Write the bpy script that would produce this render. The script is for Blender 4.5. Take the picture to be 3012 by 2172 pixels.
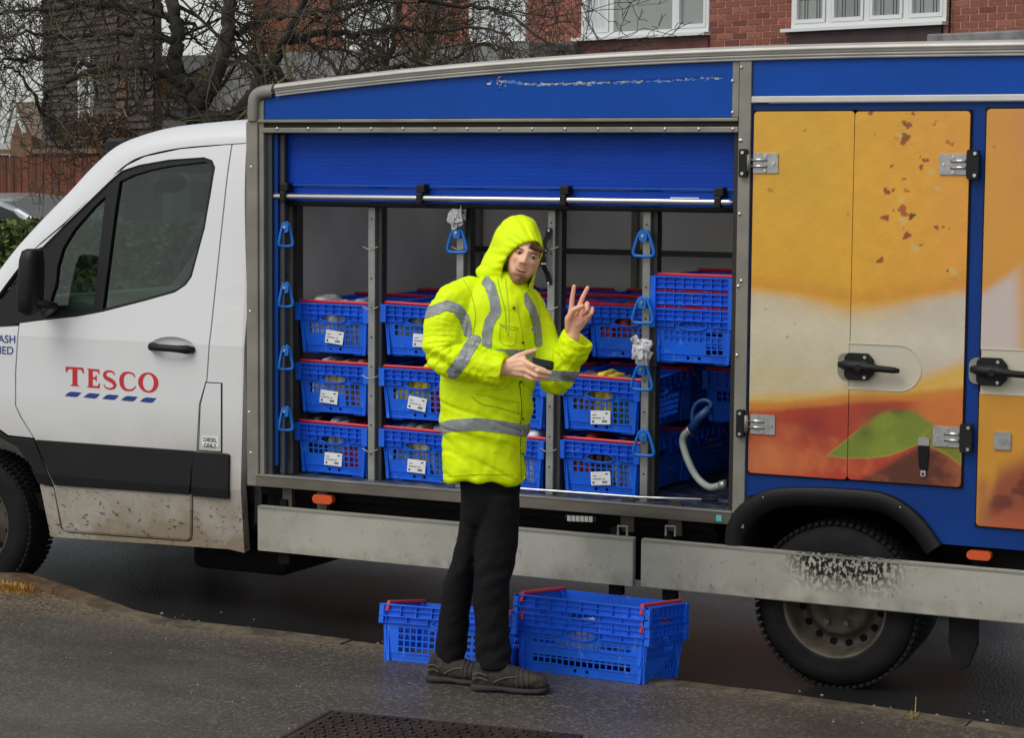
import bpy, bmesh, math, random
import numpy as np
from mathutils import Vector, Matrix, noise
from mathutils.geometry import tessellate_polygon
from mathutils.bvhtree import BVHTree

for o in list(bpy.data.objects): bpy.data.objects.remove(o)
scn = bpy.context.scene
col = scn.collection

# ------------------------------------------------------------------ camera
FPX = 6500*2267/3012.; CX, CY = 1133.5, 817.4      # focal length and centre, in photo units 2267 wide
YAW, PIT, ROL = [math.radians(a) for a in (26.08, 5.12, -0.44)]
H = 2.1265                                          # camera height
V = 8.64                                            # the plane of the van's side
_cy,_sy,_cp,_sp,_cr,_sr = math.cos(YAW),math.sin(YAW),math.cos(PIT),math.sin(PIT),math.cos(ROL),math.sin(ROL)
_fw = np.array([-_sy*_cp,_cy*_cp,-_sp]); _rt = np.array([_cy,_sy,0.]); _dn = np.cross(_fw,_rt)
CM = np.array([_cr*_rt+_sr*_dn, -_sr*_rt+_cr*_dn, _fw])
cam = bpy.data.cameras.new('camera'); camo = bpy.data.objects.new('camera', cam); col.objects.link(camo)
cam.sensor_width = 36; cam.lens = 6500/3012*36; cam.clip_end = 2000; cam.clip_start = .1
m3 = Matrix((CM[0], -CM[1], -CM[2])).transposed()
camo.matrix_world = Matrix.Translation((0,0,H)) @ m3.to_4x4()
scn.camera = camo

# ------------------------------------------------------------------ sky, sun, exposure (overcast)
w = bpy.data.worlds.new('World'); scn.world = w; w.use_nodes = True
nt = w.node_tree; nt.nodes.clear()
sky = nt.nodes.new('ShaderNodeTexSky'); sky.sky_type = 'NISHITA'; sky.sun_disc = False
SUN_EL, SUN_AZ = math.radians(52), math.radians(205)
sky.sun_elevation = SUN_EL; sky.sun_rotation = SUN_AZ; sky.air_density = 1.0; sky.dust_density = 1.5; sky.ozone_density = .4
hs = nt.nodes.new('ShaderNodeHueSaturation'); hs.inputs['Saturation'].default_value = .22
bg = nt.nodes.new('ShaderNodeBackground'); bg.inputs['Strength'].default_value = .10
wo = nt.nodes.new('ShaderNodeOutputWorld')
nt.links.new(sky.outputs[0], hs.inputs['Color']); nt.links.new(hs.outputs[0], bg.inputs[0]); nt.links.new(bg.outputs[0], wo.inputs[0])
sl = bpy.data.lights.new('sun', 'SUN'); sl.energy = .9; sl.angle = math.radians(35); sl.color = (1,.97,.93)
so = bpy.data.objects.new('sun', sl); col.objects.link(so)
sd = Vector((math.sin(SUN_AZ)*math.cos(SUN_EL), math.cos(SUN_AZ)*math.cos(SUN_EL), math.sin(SUN_EL)))
so.rotation_euler = sd.to_track_quat('Z','Y').to_euler(); so.location = (0,0,30)
vs = scn.view_settings; vs.view_transform = 'Standard'; vs.look = 'None'; vs.gamma = 1; vs.use_curve_mapping = False
vs.exposure = .50
try: scn.cycles.max_bounces = 6; scn.cycles.transparent_max_bounces = 12
except Exception: pass

# ------------------------------------------------------------------ measuring helpers
def ray(x, y): return CM.T @ np.array([(x-CX)/FPX, (y-CY)/FPX, 1.])
def onY(x, y, Y=V):
    d = ray(x,y); p = d*(Y/d[1]); p[2] += H; return p
def onZ(x, y, Z=0.):
    d = ray(x,y); p = d*((Z-H)/d[2]); p[2] += H; return p
def onP(x, y, P0, n):
    d = ray(x,y); c = np.array([0,0,H]); p = c + d*(np.dot(np.array(P0)-c, n)/np.dot(d, n)); return p
def atD(x, y, depth):
    p = ray(x,y)*depth; p[2] += H; return p
def pix(P):
    c = CM @ (np.asarray(P, float)-np.array([0,0,H])); return CX+FPX*c[0]/c[2], CY+FPX*c[1]/c[2]
def q(x, y, Y=V):
    p = onY(x,y,Y); return (p[0], p[2])

# ------------------------------------------------------------------ materials
def lin(c):
    return tuple(((v/255.)/12.92 if v/255. <= .04045 else ((v/255.+.055)/1.055)**2.4) for v in c)
MATS = {}
def mat(name, c, rough=.6, metal=0., var=0., vscale=8., bump=0., bscale=40., c2=None, spec=.5, trans=0., alpha=1., lo=.35, hi=.65, stretch=None, coat=0., emit=0., detail=4., attr=None, rvar=0.):
    m = bpy.data.materials.new(name); m.use_nodes = True; n = m.node_tree; b = n.nodes['Principled BSDF']
    c = tuple(c)+(1,) if len(c) == 3 else c
    b.inputs['Base Color'].default_value = c; b.inputs['Roughness'].default_value = rough; b.inputs['Metallic'].default_value = metal
    b.inputs['Specular IOR Level'].default_value = spec; b.inputs['Transmission Weight'].default_value = trans; b.inputs['Alpha'].default_value = alpha
    b.inputs['Coat Weight'].default_value = coat
    if emit: b.inputs['Emission Color'].default_value = c; b.inputs['Emission Strength'].default_value = emit
    g = n.nodes.new('ShaderNodeNewGeometry'); vec = g.outputs['Position']
    if stretch:
        mp = n.nodes.new('ShaderNodeMapping'); mp.inputs['Scale'].default_value = stretch; n.links.new(vec, mp.inputs[0]); vec = mp.outputs[0]
    src = None
    if attr:
        a = n.nodes.new('ShaderNodeAttribute'); a.attribute_name = attr; src = a.outputs['Color']
        n.links.new(src, b.inputs['Base Color'])
    if var or c2:
        t = n.nodes.new('ShaderNodeTexNoise'); t.inputs['Scale'].default_value = vscale; t.inputs['Detail'].default_value = detail; n.links.new(vec, t.inputs['Vector'])
        r = n.nodes.new('ShaderNodeMapRange'); r.inputs['From Min'].default_value = lo; r.inputs['From Max'].default_value = hi; n.links.new(t.outputs['Fac'], r.inputs['Value'])
        mx = n.nodes.new('ShaderNodeMix'); mx.data_type = 'RGBA'
        n.links.new(r.outputs[0], mx.inputs['Factor'])
        if c2 is None:
            if src is not None:
                mx.blend_type = 'MULTIPLY'; n.links.new(src, mx.inputs['A']); mx.inputs['B'].default_value = (1-var,)*3+(1,)
            else:
                mx.inputs['A'].default_value = tuple(min(1, v*(1+var)) for v in c[:3])+(1,); mx.inputs['B'].default_value = tuple(v*(1-var) for v in c[:3])+(1,)
        else:
            mx.inputs['A'].default_value = c; mx.inputs['B'].default_value = tuple(c2)+(1,)
        n.links.new(mx.outputs['Result'], b.inputs['Base Color'])
        if rvar:
            rr = n.nodes.new('ShaderNodeMapRange'); rr.inputs['From Min'].default_value = lo; rr.inputs['From Max'].default_value = hi
            rr.inputs['To Min'].default_value = rough; rr.inputs['To Max'].default_value = max(.05, rough+rvar)
            n.links.new(t.outputs['Fac'], rr.inputs['Value']); n.links.new(rr.outputs[0], b.inputs['Roughness'])
    if bump:
        t2 = n.nodes.new('ShaderNodeTexNoise'); t2.inputs['Scale'].default_value = bscale; t2.inputs['Detail'].default_value = 4; n.links.new(vec, t2.inputs['Vector'])
        bp = n.nodes.new('ShaderNodeBump'); bp.inputs['Strength'].default_value = bump; bp.inputs['Distance'].default_value = .01
        n.links.new(t2.outputs['Fac'], bp.inputs['Height']); n.links.new(bp.outputs[0], b.inputs['Normal'])
    MATS[name] = m; return m
def node_mix(m, fac_fn, col2, rough2=None):
    """mix a second colour over what drives the base colour; fac_fn(nodes, links, pos) -> socket"""
    n = m.node_tree; b = n.nodes['Principled BSDF']
    g = n.nodes.new('ShaderNodeNewGeometry'); f = fac_fn(n, g.outputs['Position'])
    mx = n.nodes.new('ShaderNodeMix'); mx.data_type = 'RGBA'
    inp = b.inputs['Base Color']
    if inp.is_linked: n.links.new(inp.links[0].from_socket, mx.inputs['A'])
    else: mx.inputs['A'].default_value = inp.default_value
    mx.inputs['B'].default_value = tuple(col2)+(1,)
    n.links.new(f, mx.inputs['Factor']); n.links.new(mx.outputs['Result'], inp)
    if rough2 is not None:
        mr = n.nodes.new('ShaderNodeMix'); mr.data_type = 'FLOAT'; mr.inputs['A'].default_value = b.inputs['Roughness'].default_value; mr.inputs['B'].default_value = rough2
        ri = b.inputs['Roughness']
        if ri.is_linked: n.links.new(ri.links[0].from_socket, mr.inputs['A'])
        n.links.new(f, mr.inputs['Factor']); n.links.new(mr.outputs['Result'], ri)
def noise_fac(n, pos, scale, lo, hi, detail=6, stretch=None, rough=.6):
    if stretch:
        mp = n.nodes.new('ShaderNodeMapping'); mp.inputs['Scale'].default_value = stretch; n.links.new(pos, mp.inputs[0]); pos = mp.outputs[0]
    t = n.nodes.new('ShaderNodeTexNoise'); t.inputs['Scale'].default_value = scale; t.inputs['Detail'].default_value = detail; t.inputs['Roughness'].default_value = rough; n.links.new(pos, t.inputs['Vector'])
    r = n.nodes.new('ShaderNodeMapRange'); r.inputs['From Min'].default_value = lo; r.inputs['From Max'].default_value = hi; n.links.new(t.outputs['Fac'], r.inputs['Value']); return r.outputs[0]
def axis_fac(n, pos, axis, a, b_):
    s = n.nodes.new('ShaderNodeSeparateXYZ'); n.links.new(pos, s.inputs[0])
    r = n.nodes.new('ShaderNodeMapRange'); r.inputs['From Min'].default_value = a; r.inputs['From Max'].default_value = b_; n.links.new(s.outputs[axis], r.inputs['Value']); return r.outputs[0]
def mul(n, a, b_, op='MULTIPLY'):
    t = n.nodes.new('ShaderNodeMath'); t.operation = op; t.use_clamp = True
    n.links.new(a, t.inputs[0])
    if isinstance(b_, (int,float)): t.inputs[1].default_value = b_
    else: n.links.new(b_, t.inputs[1])
    return t.outputs[0]

# ------------------------------------------------------------------ mesh builders
def tag(o, label=None, cat=None, group=None, kind=None):
    if label: o['label'] = label
    if cat: o['category'] = cat
    if group: o['group'] = group
    if kind: o['kind'] = kind
    return o
def empty(name, loc=(0,0,0), label=None, cat=None, group=None, rot=(0,0,0)):
    o = bpy.data.objects.new(name, None); col.objects.link(o); o.location = loc; o.rotation_euler = rot; o.empty_display_size = .1
    return tag(o, label, cat, group)
def root_loc(p):
    l = Vector((0,0,0))
    while p is not None: l = l + Vector(p.location); p = p.parent
    return l
def link(name, me, parent=None, m=None, world=True, smooth=False, bevel=0, seg=2, solid=0, sub=0):
    o = bpy.data.objects.new(name, me); col.objects.link(o)
    if m is not None and not me.materials: me.materials.append(m)
    if parent is not None:
        o.parent = parent
        if world:
            l = root_loc(parent); me.transform(Matrix.Translation(-l))
    if smooth: me.shade_smooth()
    if solid:
        s = o.modifiers.new('solid','SOLIDIFY'); s.thickness = solid; s.offset = -1
    if bevel:
        b = o.modifiers.new('bevel','BEVEL'); b.width = bevel; b.segments = seg; b.limit_method = 'ANGLE'; b.angle_limit = math.radians(40); b.harden_normals = False
    if sub:
        b = o.modifiers.new('sub','SUBSURF'); b.levels = sub; b.render_levels = sub
    return o
class MB:
    def __init__(s): s.v = []; s.f = []; s.c = None
    def add(s, vs, fs):
        n = len(s.v); s.v += [tuple(map(float, p)) for p in vs]; s.f += [tuple(i+n for i in f) for f in fs]; return s
    def box(s, a, b):
        x0,x1 = sorted((a[0],b[0])); y0,y1 = sorted((a[1],b[1])); z0,z1 = sorted((a[2],b[2]))
        return s.add([(x0,y0,z0),(x1,y0,z0),(x1,y1,z0),(x0,y1,z0),(x0,y0,z1),(x1,y0,z1),(x1,y1,z1),(x0,y1,z1)],
              [(0,3,2,1),(4,5,6,7),(0,1,5,4),(1,2,6,5),(2,3,7,6),(3,0,4,7)])
    def obox(s, c, ax, ay, az):   # centre and three half-axis vectors
        c,ax,ay,az = [np.array(t,float) for t in (c,ax,ay,az)]
        vs = [c+i*ax+j*ay+k*az for k in (-1,1) for i,j in ((-1,-1),(1,-1),(1,1),(-1,1))]
        return s.add(vs, [(0,3,2,1),(4,5,6,7),(0,1,5,4),(1,2,6,5),(2,3,7,6),(3,0,4,7)])
    def prism(s, pts, y0, y1, holes=()):      # polygon in (X,Z), from y0 (front) to y1 (back)
        loops = [list(pts)]+[list(h) for h in holes]
        flat = [p for l in loops for p in l]; n = len(flat)
        tri = tessellate_polygon([[Vector((p[0],p[1],0)) for p in l] for l in loops])
        vs = [(p[0],y0,p[1]) for p in flat]+[(p[0],y1,p[1]) for p in flat]; fs = []
        for t in tri:
            a,b,c = [flat[i] for i in t]
            cr = (b[0]-a[0])*(c[1]-a[1])-(b[1]-a[1])*(c[0]-a[0])
            t = tuple(t) if cr > 0 else tuple(reversed(t))
            fs.append(t); fs.append(tuple(i+n for i in reversed(t)))
        k = 0
        for l in loops:
            m_ = len(l)
            ar = sum(l[i][0]*l[(i+1)%m_][1]-l[(i+1)%m_][0]*l[i][1] for i in range(m_))
            outer = l is loops[0]
            for i in range(m_):
                a,b = k+i, k+(i+1)%m_
                f = (a, a+n, b+n, b)
                fs.append(f if ((ar > 0) == outer) else tuple(reversed(f)))
            k += m_
        return s.add(vs, fs)
    def tube(s, pts, r, n=8, cap=True, squash=None):
        pts = [Vector(p) for p in pts]; rs = r if hasattr(r,'__len__') else [r]*len(pts)
        vs = []; fs = []; up = None
        for i,p in enumerate(pts):
            t = (pts[min(i+1,len(pts)-1)]-pts[max(i-1,0)])
            if t.length < 1e-9: t = Vector((0,0,1))
            t.normalize()
            if up is None:
                up = t.orthogonal().normalized()
            else:
                up = (up - t*up.dot(t)); up = up.normalized() if up.length > 1e-6 else t.orthogonal().normalized()
            bn = t.cross(up)
            for k in range(n):
                a = 2*math.pi*k/n; vs.append(p+(up*math.cos(a)+bn*math.sin(a))*rs[i])
        for i in range(len(pts)-1):
            for k in range(n):
                a = i*n+k; b = i*n+(k+1)%n; fs.append((a,b,b+n,a+n))
        if cap:
            fs.append(tuple(range(n-1,-1,-1))); fs.append(tuple(range((len(pts)-1)*n, len(pts)*n)))
        return s.add(vs, fs)
    def capsule(s, p0, r0, p1, r1, n=14):
        p0,p1 = Vector(p0),Vector(p1); t = (p1-p0)
        if t.length < 1e-6: t = Vector((0,0,1e-4))
        L = t.length; t.normalize(); up = t.orthogonal().normalized(); bn = t.cross(up); vs = []; fs = []
        prof = [(-math.cos(a)*r0, math.sin(a)*r0) for a in np.linspace(.12, math.pi/2, 4)]+[(L-math.cos(a)*r1, math.sin(a)*r1) for a in np.linspace(math.pi/2, math.pi-.12, 4)]
        for h,rr in prof:
            for k in range(n):
                a = 2*math.pi*k/n; vs.append(p0+t*h+(up*math.cos(a)+bn*math.sin(a))*rr)
        for i in range(len(prof)-1):
            for k in range(n):
                a = i*n+k; b = i*n+(k+1)%n; fs.append((a,b,b+n,a+n))
        fs.append(tuple(range(n-1,-1,-1))); fs.append(tuple(range((len(prof)-1)*n, len(prof)*n)))
        return s.add(vs, fs)
    def ellipsoid(s, c, rx, ry, rz, nu=16, nv=10, R=None):
        vs = []; fs = []
        for j in range(nv+1):
            b = -math.pi/2+math.pi*j/nv
            b = max(-1.5, min(1.5, b))
            for i in range(nu):
                a = 2*math.pi*i/nu; p = np.array([math.cos(a)*math.cos(b)*rx, math.sin(a)*math.cos(b)*ry, math.sin(b)*rz])
                if R is not None: p = R @ p
                vs.append(p+np.array(c))
        for j in range(nv):
            for i in range(nu):
                a = j*nu+i; b2 = j*nu+(i+1)%nu; fs.append((a,b2,b2+nu,a+nu))
        fs.append(tuple(range(nu-1,-1,-1))); fs.append(tuple(range(nv*nu, nv*nu+nu)))
        return s.add(vs, fs)
    def loft(s, rings, close=True, cap=True):
        n = len(rings[0]); vs = [p for r in rings for p in r]; fs = []
        for i in range(len(rings)-1):
            for k in range(n if close else n-1):
                a = i*n+k; b = i*n+(k+1)%n; fs.append((a,b,b+n,a+n))
        if cap and close:
            fs.append(tuple(range(n-1,-1,-1))); fs.append(tuple(range((len(rings)-1)*n, len(rings)*n)))
        return s.add(vs, fs)
    def disc_y(s, c, r, y0, y1, n=20):      # cylinder along Y
        return s.prism([(c[0]+r*math.cos(2*math.pi*k/n), c[1]+r*math.sin(2*math.pi*k/n)) for k in range(n)], y0, y1)
    def mesh(s, name='mesh', recalc=False):
        me = bpy.data.meshes.new(name); me.from_pydata(s.v, [], s.f); me.update()
        if recalc:
            b = bmesh.new(); b.from_mesh(me); bmesh.ops.recalc_face_normals(b, faces=b.faces); b.to_mesh(me); b.free()
        return me
    def build(s, name, m=None, parent=None, **k):
        rc = k.pop('recalc', False)
        return link(name, s.mesh(name, rc), parent, m, **k)
def set_colors(me, cols, name='Col'):
    a = me.color_attributes.new(name, 'FLOAT_COLOR', 'POINT'); arr = np.ones((len(me.vertices),4), np.float32); arr[:,:3] = cols; a.data.foreach_set('color', arr.ravel())
def vco(me):
    a = np.empty(len(me.vertices)*3); me.vertices.foreach_get('co', a); return a.reshape(-1,3)
def sheet(outline, holes=(), yfun=None, cuts=None, xcuts=None):
    """flat polygon in (X,Z) laid on the surface Y = yfun(X,Z), cut finely so it follows the curve"""
    loops = [list(outline)]+[list(h) for h in holes]
    flat = [p for l in loops for p in l]
    tri = tessellate_polygon([[Vector((p[0],p[1],0)) for p in l] for l in loops])
    bm = bmesh.new(); vs = [bm.verts.new((p[0],0,p[1])) for p in flat]
    for t in tri:
        try:
            f = bm.faces.new([vs[i] for i in t]); f.normal_update()
            if f.normal.y > 0: f.normal_flip()
        except Exception: pass
    for z in (cuts if cuts is not None else []):
        bmesh.ops.bisect_plane(bm, geom=bm.verts[:]+bm.edges[:]+bm.faces[:], plane_co=(0,0,z), plane_no=(0,0,1))
    for x in (xcuts if xcuts is not None else []):
        bmesh.ops.bisect_plane(bm, geom=bm.verts[:]+bm.edges[:]+bm.faces[:], plane_co=(x,0,0), plane_no=(1,0,0))
    for v in bm.verts: v.co.y = yfun(v.co.x, v.co.z) if yfun else V
    me = bpy.data.meshes.new('sheet'); bm.to_mesh(me); bm.free(); return me
def spline(pts, n=8, closed=False):
    P = [np.array(p, float) for p in pts]; out = []; N = len(P)
    for i in range(N if closed else N-1):
        p0 = P[(i-1)%N] if closed or i > 0 else 2*P[0]-P[1]; p1 = P[i]; p2 = P[(i+1)%N]
        p3 = P[(i+2)%N] if closed or i+2 < N else 2*P[-1]-P[-2]
        for k in range(n):
            t = k/n; out.append(.5*((2*p1)+(-p0+p2)*t+(2*p0-5*p1+4*p2-p3)*t*t+(-p0+3*p1-3*p2+p3)*t**3))
    if not closed: out.append(P[-1])
    return out
def rrect(x0, z0, x1, z1, r, n=5):
    pts = []
    for cx_, cz_, a0 in ((x1-r,z1-r,0),(x0+r,z1-r,90),(x0+r,z0+r,180),(x1-r,z0+r,270)):
        for k in range(n+1):
            a = math.radians(a0+90*k/n); pts.append((cx_+r*math.cos(a), cz_+r*math.sin(a)))
    return pts
def rev_y(c, prof, n=40):     # lathe about the Y axis through (x,z)=c ; prof = (radius, y)
    vs = []; fs = []
    for r_,y_ in prof:
        for k in range(n):
            a = 2*math.pi*k/n; vs.append((c[0]+r_*math.cos(a), y_, c[1]+r_*math.sin(a)))
    for i in range(len(prof)-1):
        for k in range(n):
            a = i*n+k; b = i*n+(k+1)%n; fs.append((a,b,b+n,a+n))
    return vs, fs
def copy_tree(o, parent=None):
    c = o.copy(); col.objects.link(c); c.parent = parent
    for ch in list(o.children): copy_tree(ch, c)
    return c
rnd = random.Random(4)
def text_mesh(s, size=1., bold=0.):
    cu = bpy.data.curves.new('text','FONT'); cu.body = s; cu.size = size; cu.offset = bold; cu.resolution_u = 4
    o = bpy.data.objects.new('text', cu); col.objects.link(o); me = bpy.data.meshes.new_from_object(o)
    bpy.data.objects.remove(o); return me

# ------------------------------------------------------------------ palette
white_paint = mat('white_paint', (.70,.71,.70), .32, coat=.3)
def dirt(n, p):
    a = axis_fac(n, p, 2, 1.02, .62); b_ = noise_fac(n, p, 1.6, .15, .6); c_ = axis_fac(n, p, 2, .45, .3)
    s1 = mul(n, mul(n, a, b_), .95); s2 = mul(n, mul(n, c_, noise_fac(n, p, 5, .35, .65)), .6); return mul(n, s1, s2, 'ADD')
node_mix(white_paint, dirt, lin((142,128,106)), .7)
node_mix(white_paint, lambda n,p: mul(n, mul(n, noise_fac(n,p,30,.575,.66,4,(1,1,1.6)), axis_fac(n,p,2,.62,.5)), .85), lin((70,55,45)), .8)
black_plastic = mat('black_plastic', lin((22,22,24)), .5, spec=.3, var=.25, vscale=3, bump=.05, bscale=300)
rubber = mat('rubber', lin((21,21,22)), .8, spec=.25, var=.3, vscale=14, bump=.15, bscale=60)
dark_hole = mat('dark_underbody', lin((14,13,13)), .85, spec=.2)
alu = mat('dull_aluminium', lin((138,135,124)), .48, .35, var=.16, vscale=5, bump=.06, bscale=30, rvar=.15, detail=6)
alu_post = mat('galvanised_post', lin((150,152,148)), .42, .5, var=.18, vscale=9)
guard_mat = mat('dirty_guard_aluminium', lin((172,170,156)), .46, .3, var=.13, vscale=4, detail=8, rvar=.2)
_gx = q(1760,1250)[0]; _gx1 = q(1985,1250)[0]
def scuff(n, p):
    a = axis_fac(n,p,0,_gx-.06,_gx+.10); b_ = axis_fac(n,p,0,_gx1+.07,_gx1-.09); z = axis_fac(n,p,2,.40,.56)
    nn = noise_fac(n,p,60,.44,.53,5,(1,1,.7))
    lim = mul(n, mul(n,a,b_), z); m0 = mul(n, lim, nn); return mul(n, m0, 1.8)
node_mix(guard_mat, scuff, lin((30,22,18)), .85)
node_mix(guard_mat, lambda n,p: mul(n, noise_fac(n,p,45,.62,.70,4,(1,1,.6)), .45), lin((70,58,45)))
node_mix(guard_mat, lambda n,p: mul(n, mul(n, axis_fac(n,p,2,.43,.37), noise_fac(n,p,8,.4,.7)), .5), lin((95,80,60)))
chrome = mat('bright_steel', lin((205,205,205)), .22, .9)
steel = mat('steel', lin((170,170,168)), .35, .7, var=.15, vscale=30)
blue_panel = mat('blue_panel', lin((0,70,160)), .42, var=.06, vscale=2.5, spec=.22, bump=.02, bscale=12)
blue_shutter = mat('blue_shutter', lin((0,62,170)), .5, spec=.2, var=.10, vscale=6, stretch=(.3,1,4))
blue_frame = mat('blue_frame', lin((0,52,124)), .45, spec=.25, var=.12, vscale=3)
crate_blue = mat('crate_blue', lin((18,100,228)), .42, spec=.4, rvar=.2, var=.10, vscale=7, bump=.04, bscale=60)
node_mix(crate_blue, lambda n,p: mul(n, noise_fac(n,p,30,.60,.70,5,(1,1,.5)), .45), lin((110,150,215)), .6)
crate_red = mat('crate_red', lin((205,28,48)), .4, var=.08)
hook_blue = mat('hook_blue', lin((14,110,205)), .35)
paper = mat('paper', lin((225,226,226)), .6, var=.06, vscale=30, bump=.1, bscale=30)
ink = mat('ink', lin((40,40,44)), .6)
red_ink = mat('red_lettering', lin((200,38,48)), .45)
blue_ink = mat('blue_lettering', lin((30,58,132)), .45)
orange_lens = mat('orange_lens', lin((205,80,25)), .25, coat=.5)
def translucent(m, fac):
    n = m.node_tree; b = n.nodes['Principled BSDF']; t = n.nodes.new('ShaderNodeBsdfTranslucent'); t.inputs[0].default_value = (.8,.8,.78,1); x = n.nodes.new('ShaderNodeMixShader'); x.inputs[0].default_value = fac
    n.links.new(b.outputs[0], x.inputs[1]); n.links.new(t.outputs[0], x.inputs[2]); n.links.new(x.outputs[0], n.nodes['Material Output'].inputs[0]); return m
grp_roof = translucent(mat('translucent_roof_skin', lin((215,215,210)), .5), .45)
inner_grey = mat('inner_wall_grey', lin((222,218,208)), .6, var=.12, vscale=2.0)
# ------------------------------------------------------------------ GROUND
PZ = .055        # pavement level
def kb(x, y): return onZ(x, y, PZ)[:2]
asph_road = mat('wet_road', lin((150,153,156)), .45, spec=.6, c2=lin((118,121,124)), vscale=1.3, lo=.4, hi=.6, bump=.8, bscale=70)
node_mix(asph_road, lambda n,p: mul(n, noise_fac(n,p,80,.52,.62,2), .75), lin((52,52,54)))
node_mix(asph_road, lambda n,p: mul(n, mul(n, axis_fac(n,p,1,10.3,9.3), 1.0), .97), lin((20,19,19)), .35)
pave_m = mat('wet_pavement', lin((88,82,73)), .36, c2=lin((62,56,49)), vscale=.9, lo=.35, hi=.65, bump=.8, bscale=85, stretch=(.7,1.6,1), rvar=.15)
node_mix(pave_m, lambda n,p: mul(n, noise_fac(n,p,62,.54,.62,2), .42), lin((142,134,118)))
def edge_band(n, p):   # coarse band of open gravel along the kerb
    a = axis_fac(n,p,1,8.05,8.3); return mul(n, mul(n, a, noise_fac(n,p,60,.46,.56,3)), .9)
node_mix(pave_m, lambda n,p: mul(n, noise_fac(n,p,70,.54,.62,2), .4), lin((34,31,28)))
node_mix(pave_m, edge_band, lin((138,120,96)), .6)
node_mix(pave_m, lambda n,p: mul(n, noise_fac(n,p,55,.71,.74,2), .8), lin((150,142,128)))
node_mix(pave_m, lambda n,p: mul(n, noise_fac(n,p,1.1,.48,.68,4,(.6,1.6,1)), .5), lin((48,42,37)), .16)
kerbpx = [(-400,1225),(-150,1252),(0,1277),(110,1300),(220,1330),(320,1358),(420,1378),(520,1388),(640,1401),(820,1424),(1100,1458),(1500,1505),(1800,1545),(2267,1612),(2700,1680)]
K = np.array([kb(*p) for p in spline(kerbpx,4)])
far = MB()
# one ground sheet reaching the horizon
MB().add([(-700,-60,-.012),(700,-60,-.012),(700,900,-.012),(-700,900,-.012)],[(0,1,2,3)]).build('ground', mat('far_grass', lin((62,72,38)), .9, c2=lin((84,84,50)), vscale=.8))['kind'] = 'structure'
# road
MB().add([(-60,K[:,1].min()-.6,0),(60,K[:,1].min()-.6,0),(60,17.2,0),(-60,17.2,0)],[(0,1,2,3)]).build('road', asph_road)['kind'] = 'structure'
# near pavement as a strip mesh along the kerb line, slightly uneven
rows = []
KX = np.r_[[-60.], K[:,0], [60.]]; KY = np.r_[[K[0,1]+2], K[:,1], [K[-1,1]-.5]]
tt = np.r_[0, np.linspace(.35,1,26)]
vs_ = []; 
for t in tt:
    for x_,y_ in zip(KX,KY):
        yy = -4+(y_-.11+4)*t; vs_.append((x_,yy,PZ+.004*noise.noise(Vector((x_*.8,yy*.8,0)))))
nn_ = len(KX); fs_ = [(i*nn_+j,i*nn_+j+1,(i+1)*nn_+j+1,(i+1)*nn_+j) for i in range(len(tt)-1) for j in range(nn_-1)]
MB().add(vs_,fs_).build('pavement', pave_m, smooth=True)['kind'] = 'structure'
# kerb stones
kerb_m = mat('kerb_stone', lin((112,101,84)), .55, c2=lin((72,62,52)), vscale=9, lo=.35, hi=.6, bump=.4, bscale=50)
node_mix(kerb_m, lambda n,p: mul(n, mul(n, axis_fac(n,p,0,-5.9,-6.6), noise_fac(n,p,12,.35,.6)), .7), lin((98,68,34)))
kerb = empty('kerb', (K[20][0],K[20][1],0)); kerb['kind'] = 'structure'
dl = np.r_[0,np.cumsum(np.hypot(*np.diff(K,axis=0).T))]; nst = int(dl[-1]/.9)
for i in range(nst):
    s0,s1 = dl[-1]*i/nst+.004, dl[-1]*(i+1)/nst-.004; pts_ = []
    for s in np.linspace(s0,s1,4): pts_.append((np.interp(s,dl,K[:,0]),np.interp(s,dl,K[:,1])))
    rings = []
    dz = rnd.uniform(-.004,.004)
    for j,(x_,y_) in enumerate(pts_):
        h_ = PZ+.004+dz
        if x_ < -6.0: h_ += min(.045,(-6.0-x_)*.05)
        w1 = rnd.uniform(-.004,.004)
        rings.append([(x_,y_-.115,-.05),(x_,y_-.115,h_),(x_,y_-.02,h_+.001),(x_,y_+.0+w1,h_-.012),(x_,y_+.012+w1,h_-.03),(x_,y_+.016,-.05)])
    MB().loft(rings).build('kerb_stone', kerb_m, kerb, smooth=False)
# broken concrete lumps at the gutter
gm = MB()
for i in range(300):
    t = rnd.random(); x_ = K[0,0]+(K[-1,0]-K[0,0])*t; y_ = np.interp(x_,K[:,0],K[:,1])+abs(rnd.gauss(.02,.10)); r_ = rnd.uniform(.003,.011); gm.ellipsoid((x_,y_,r_*.3),r_,r_*rnd.uniform(.6,1),r_*.5,6,4)
for i in range(170):
    x_ = rnd.uniform(-9,0); y_ = rnd.uniform(6.6,8.6); r_ = rnd.uniform(.002,.006); gm.ellipsoid((x_,y_,PZ+r_*.3),r_,r_,r_*.5,6,4)
tag(gm.build('grit', mat('grit_stone', lin((138,132,120)), .6, var=.3, vscale=30), smooth=True), 'scattered pale grit lying on the wet pavement and gutter', 'grit', kind='stuff')
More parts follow.
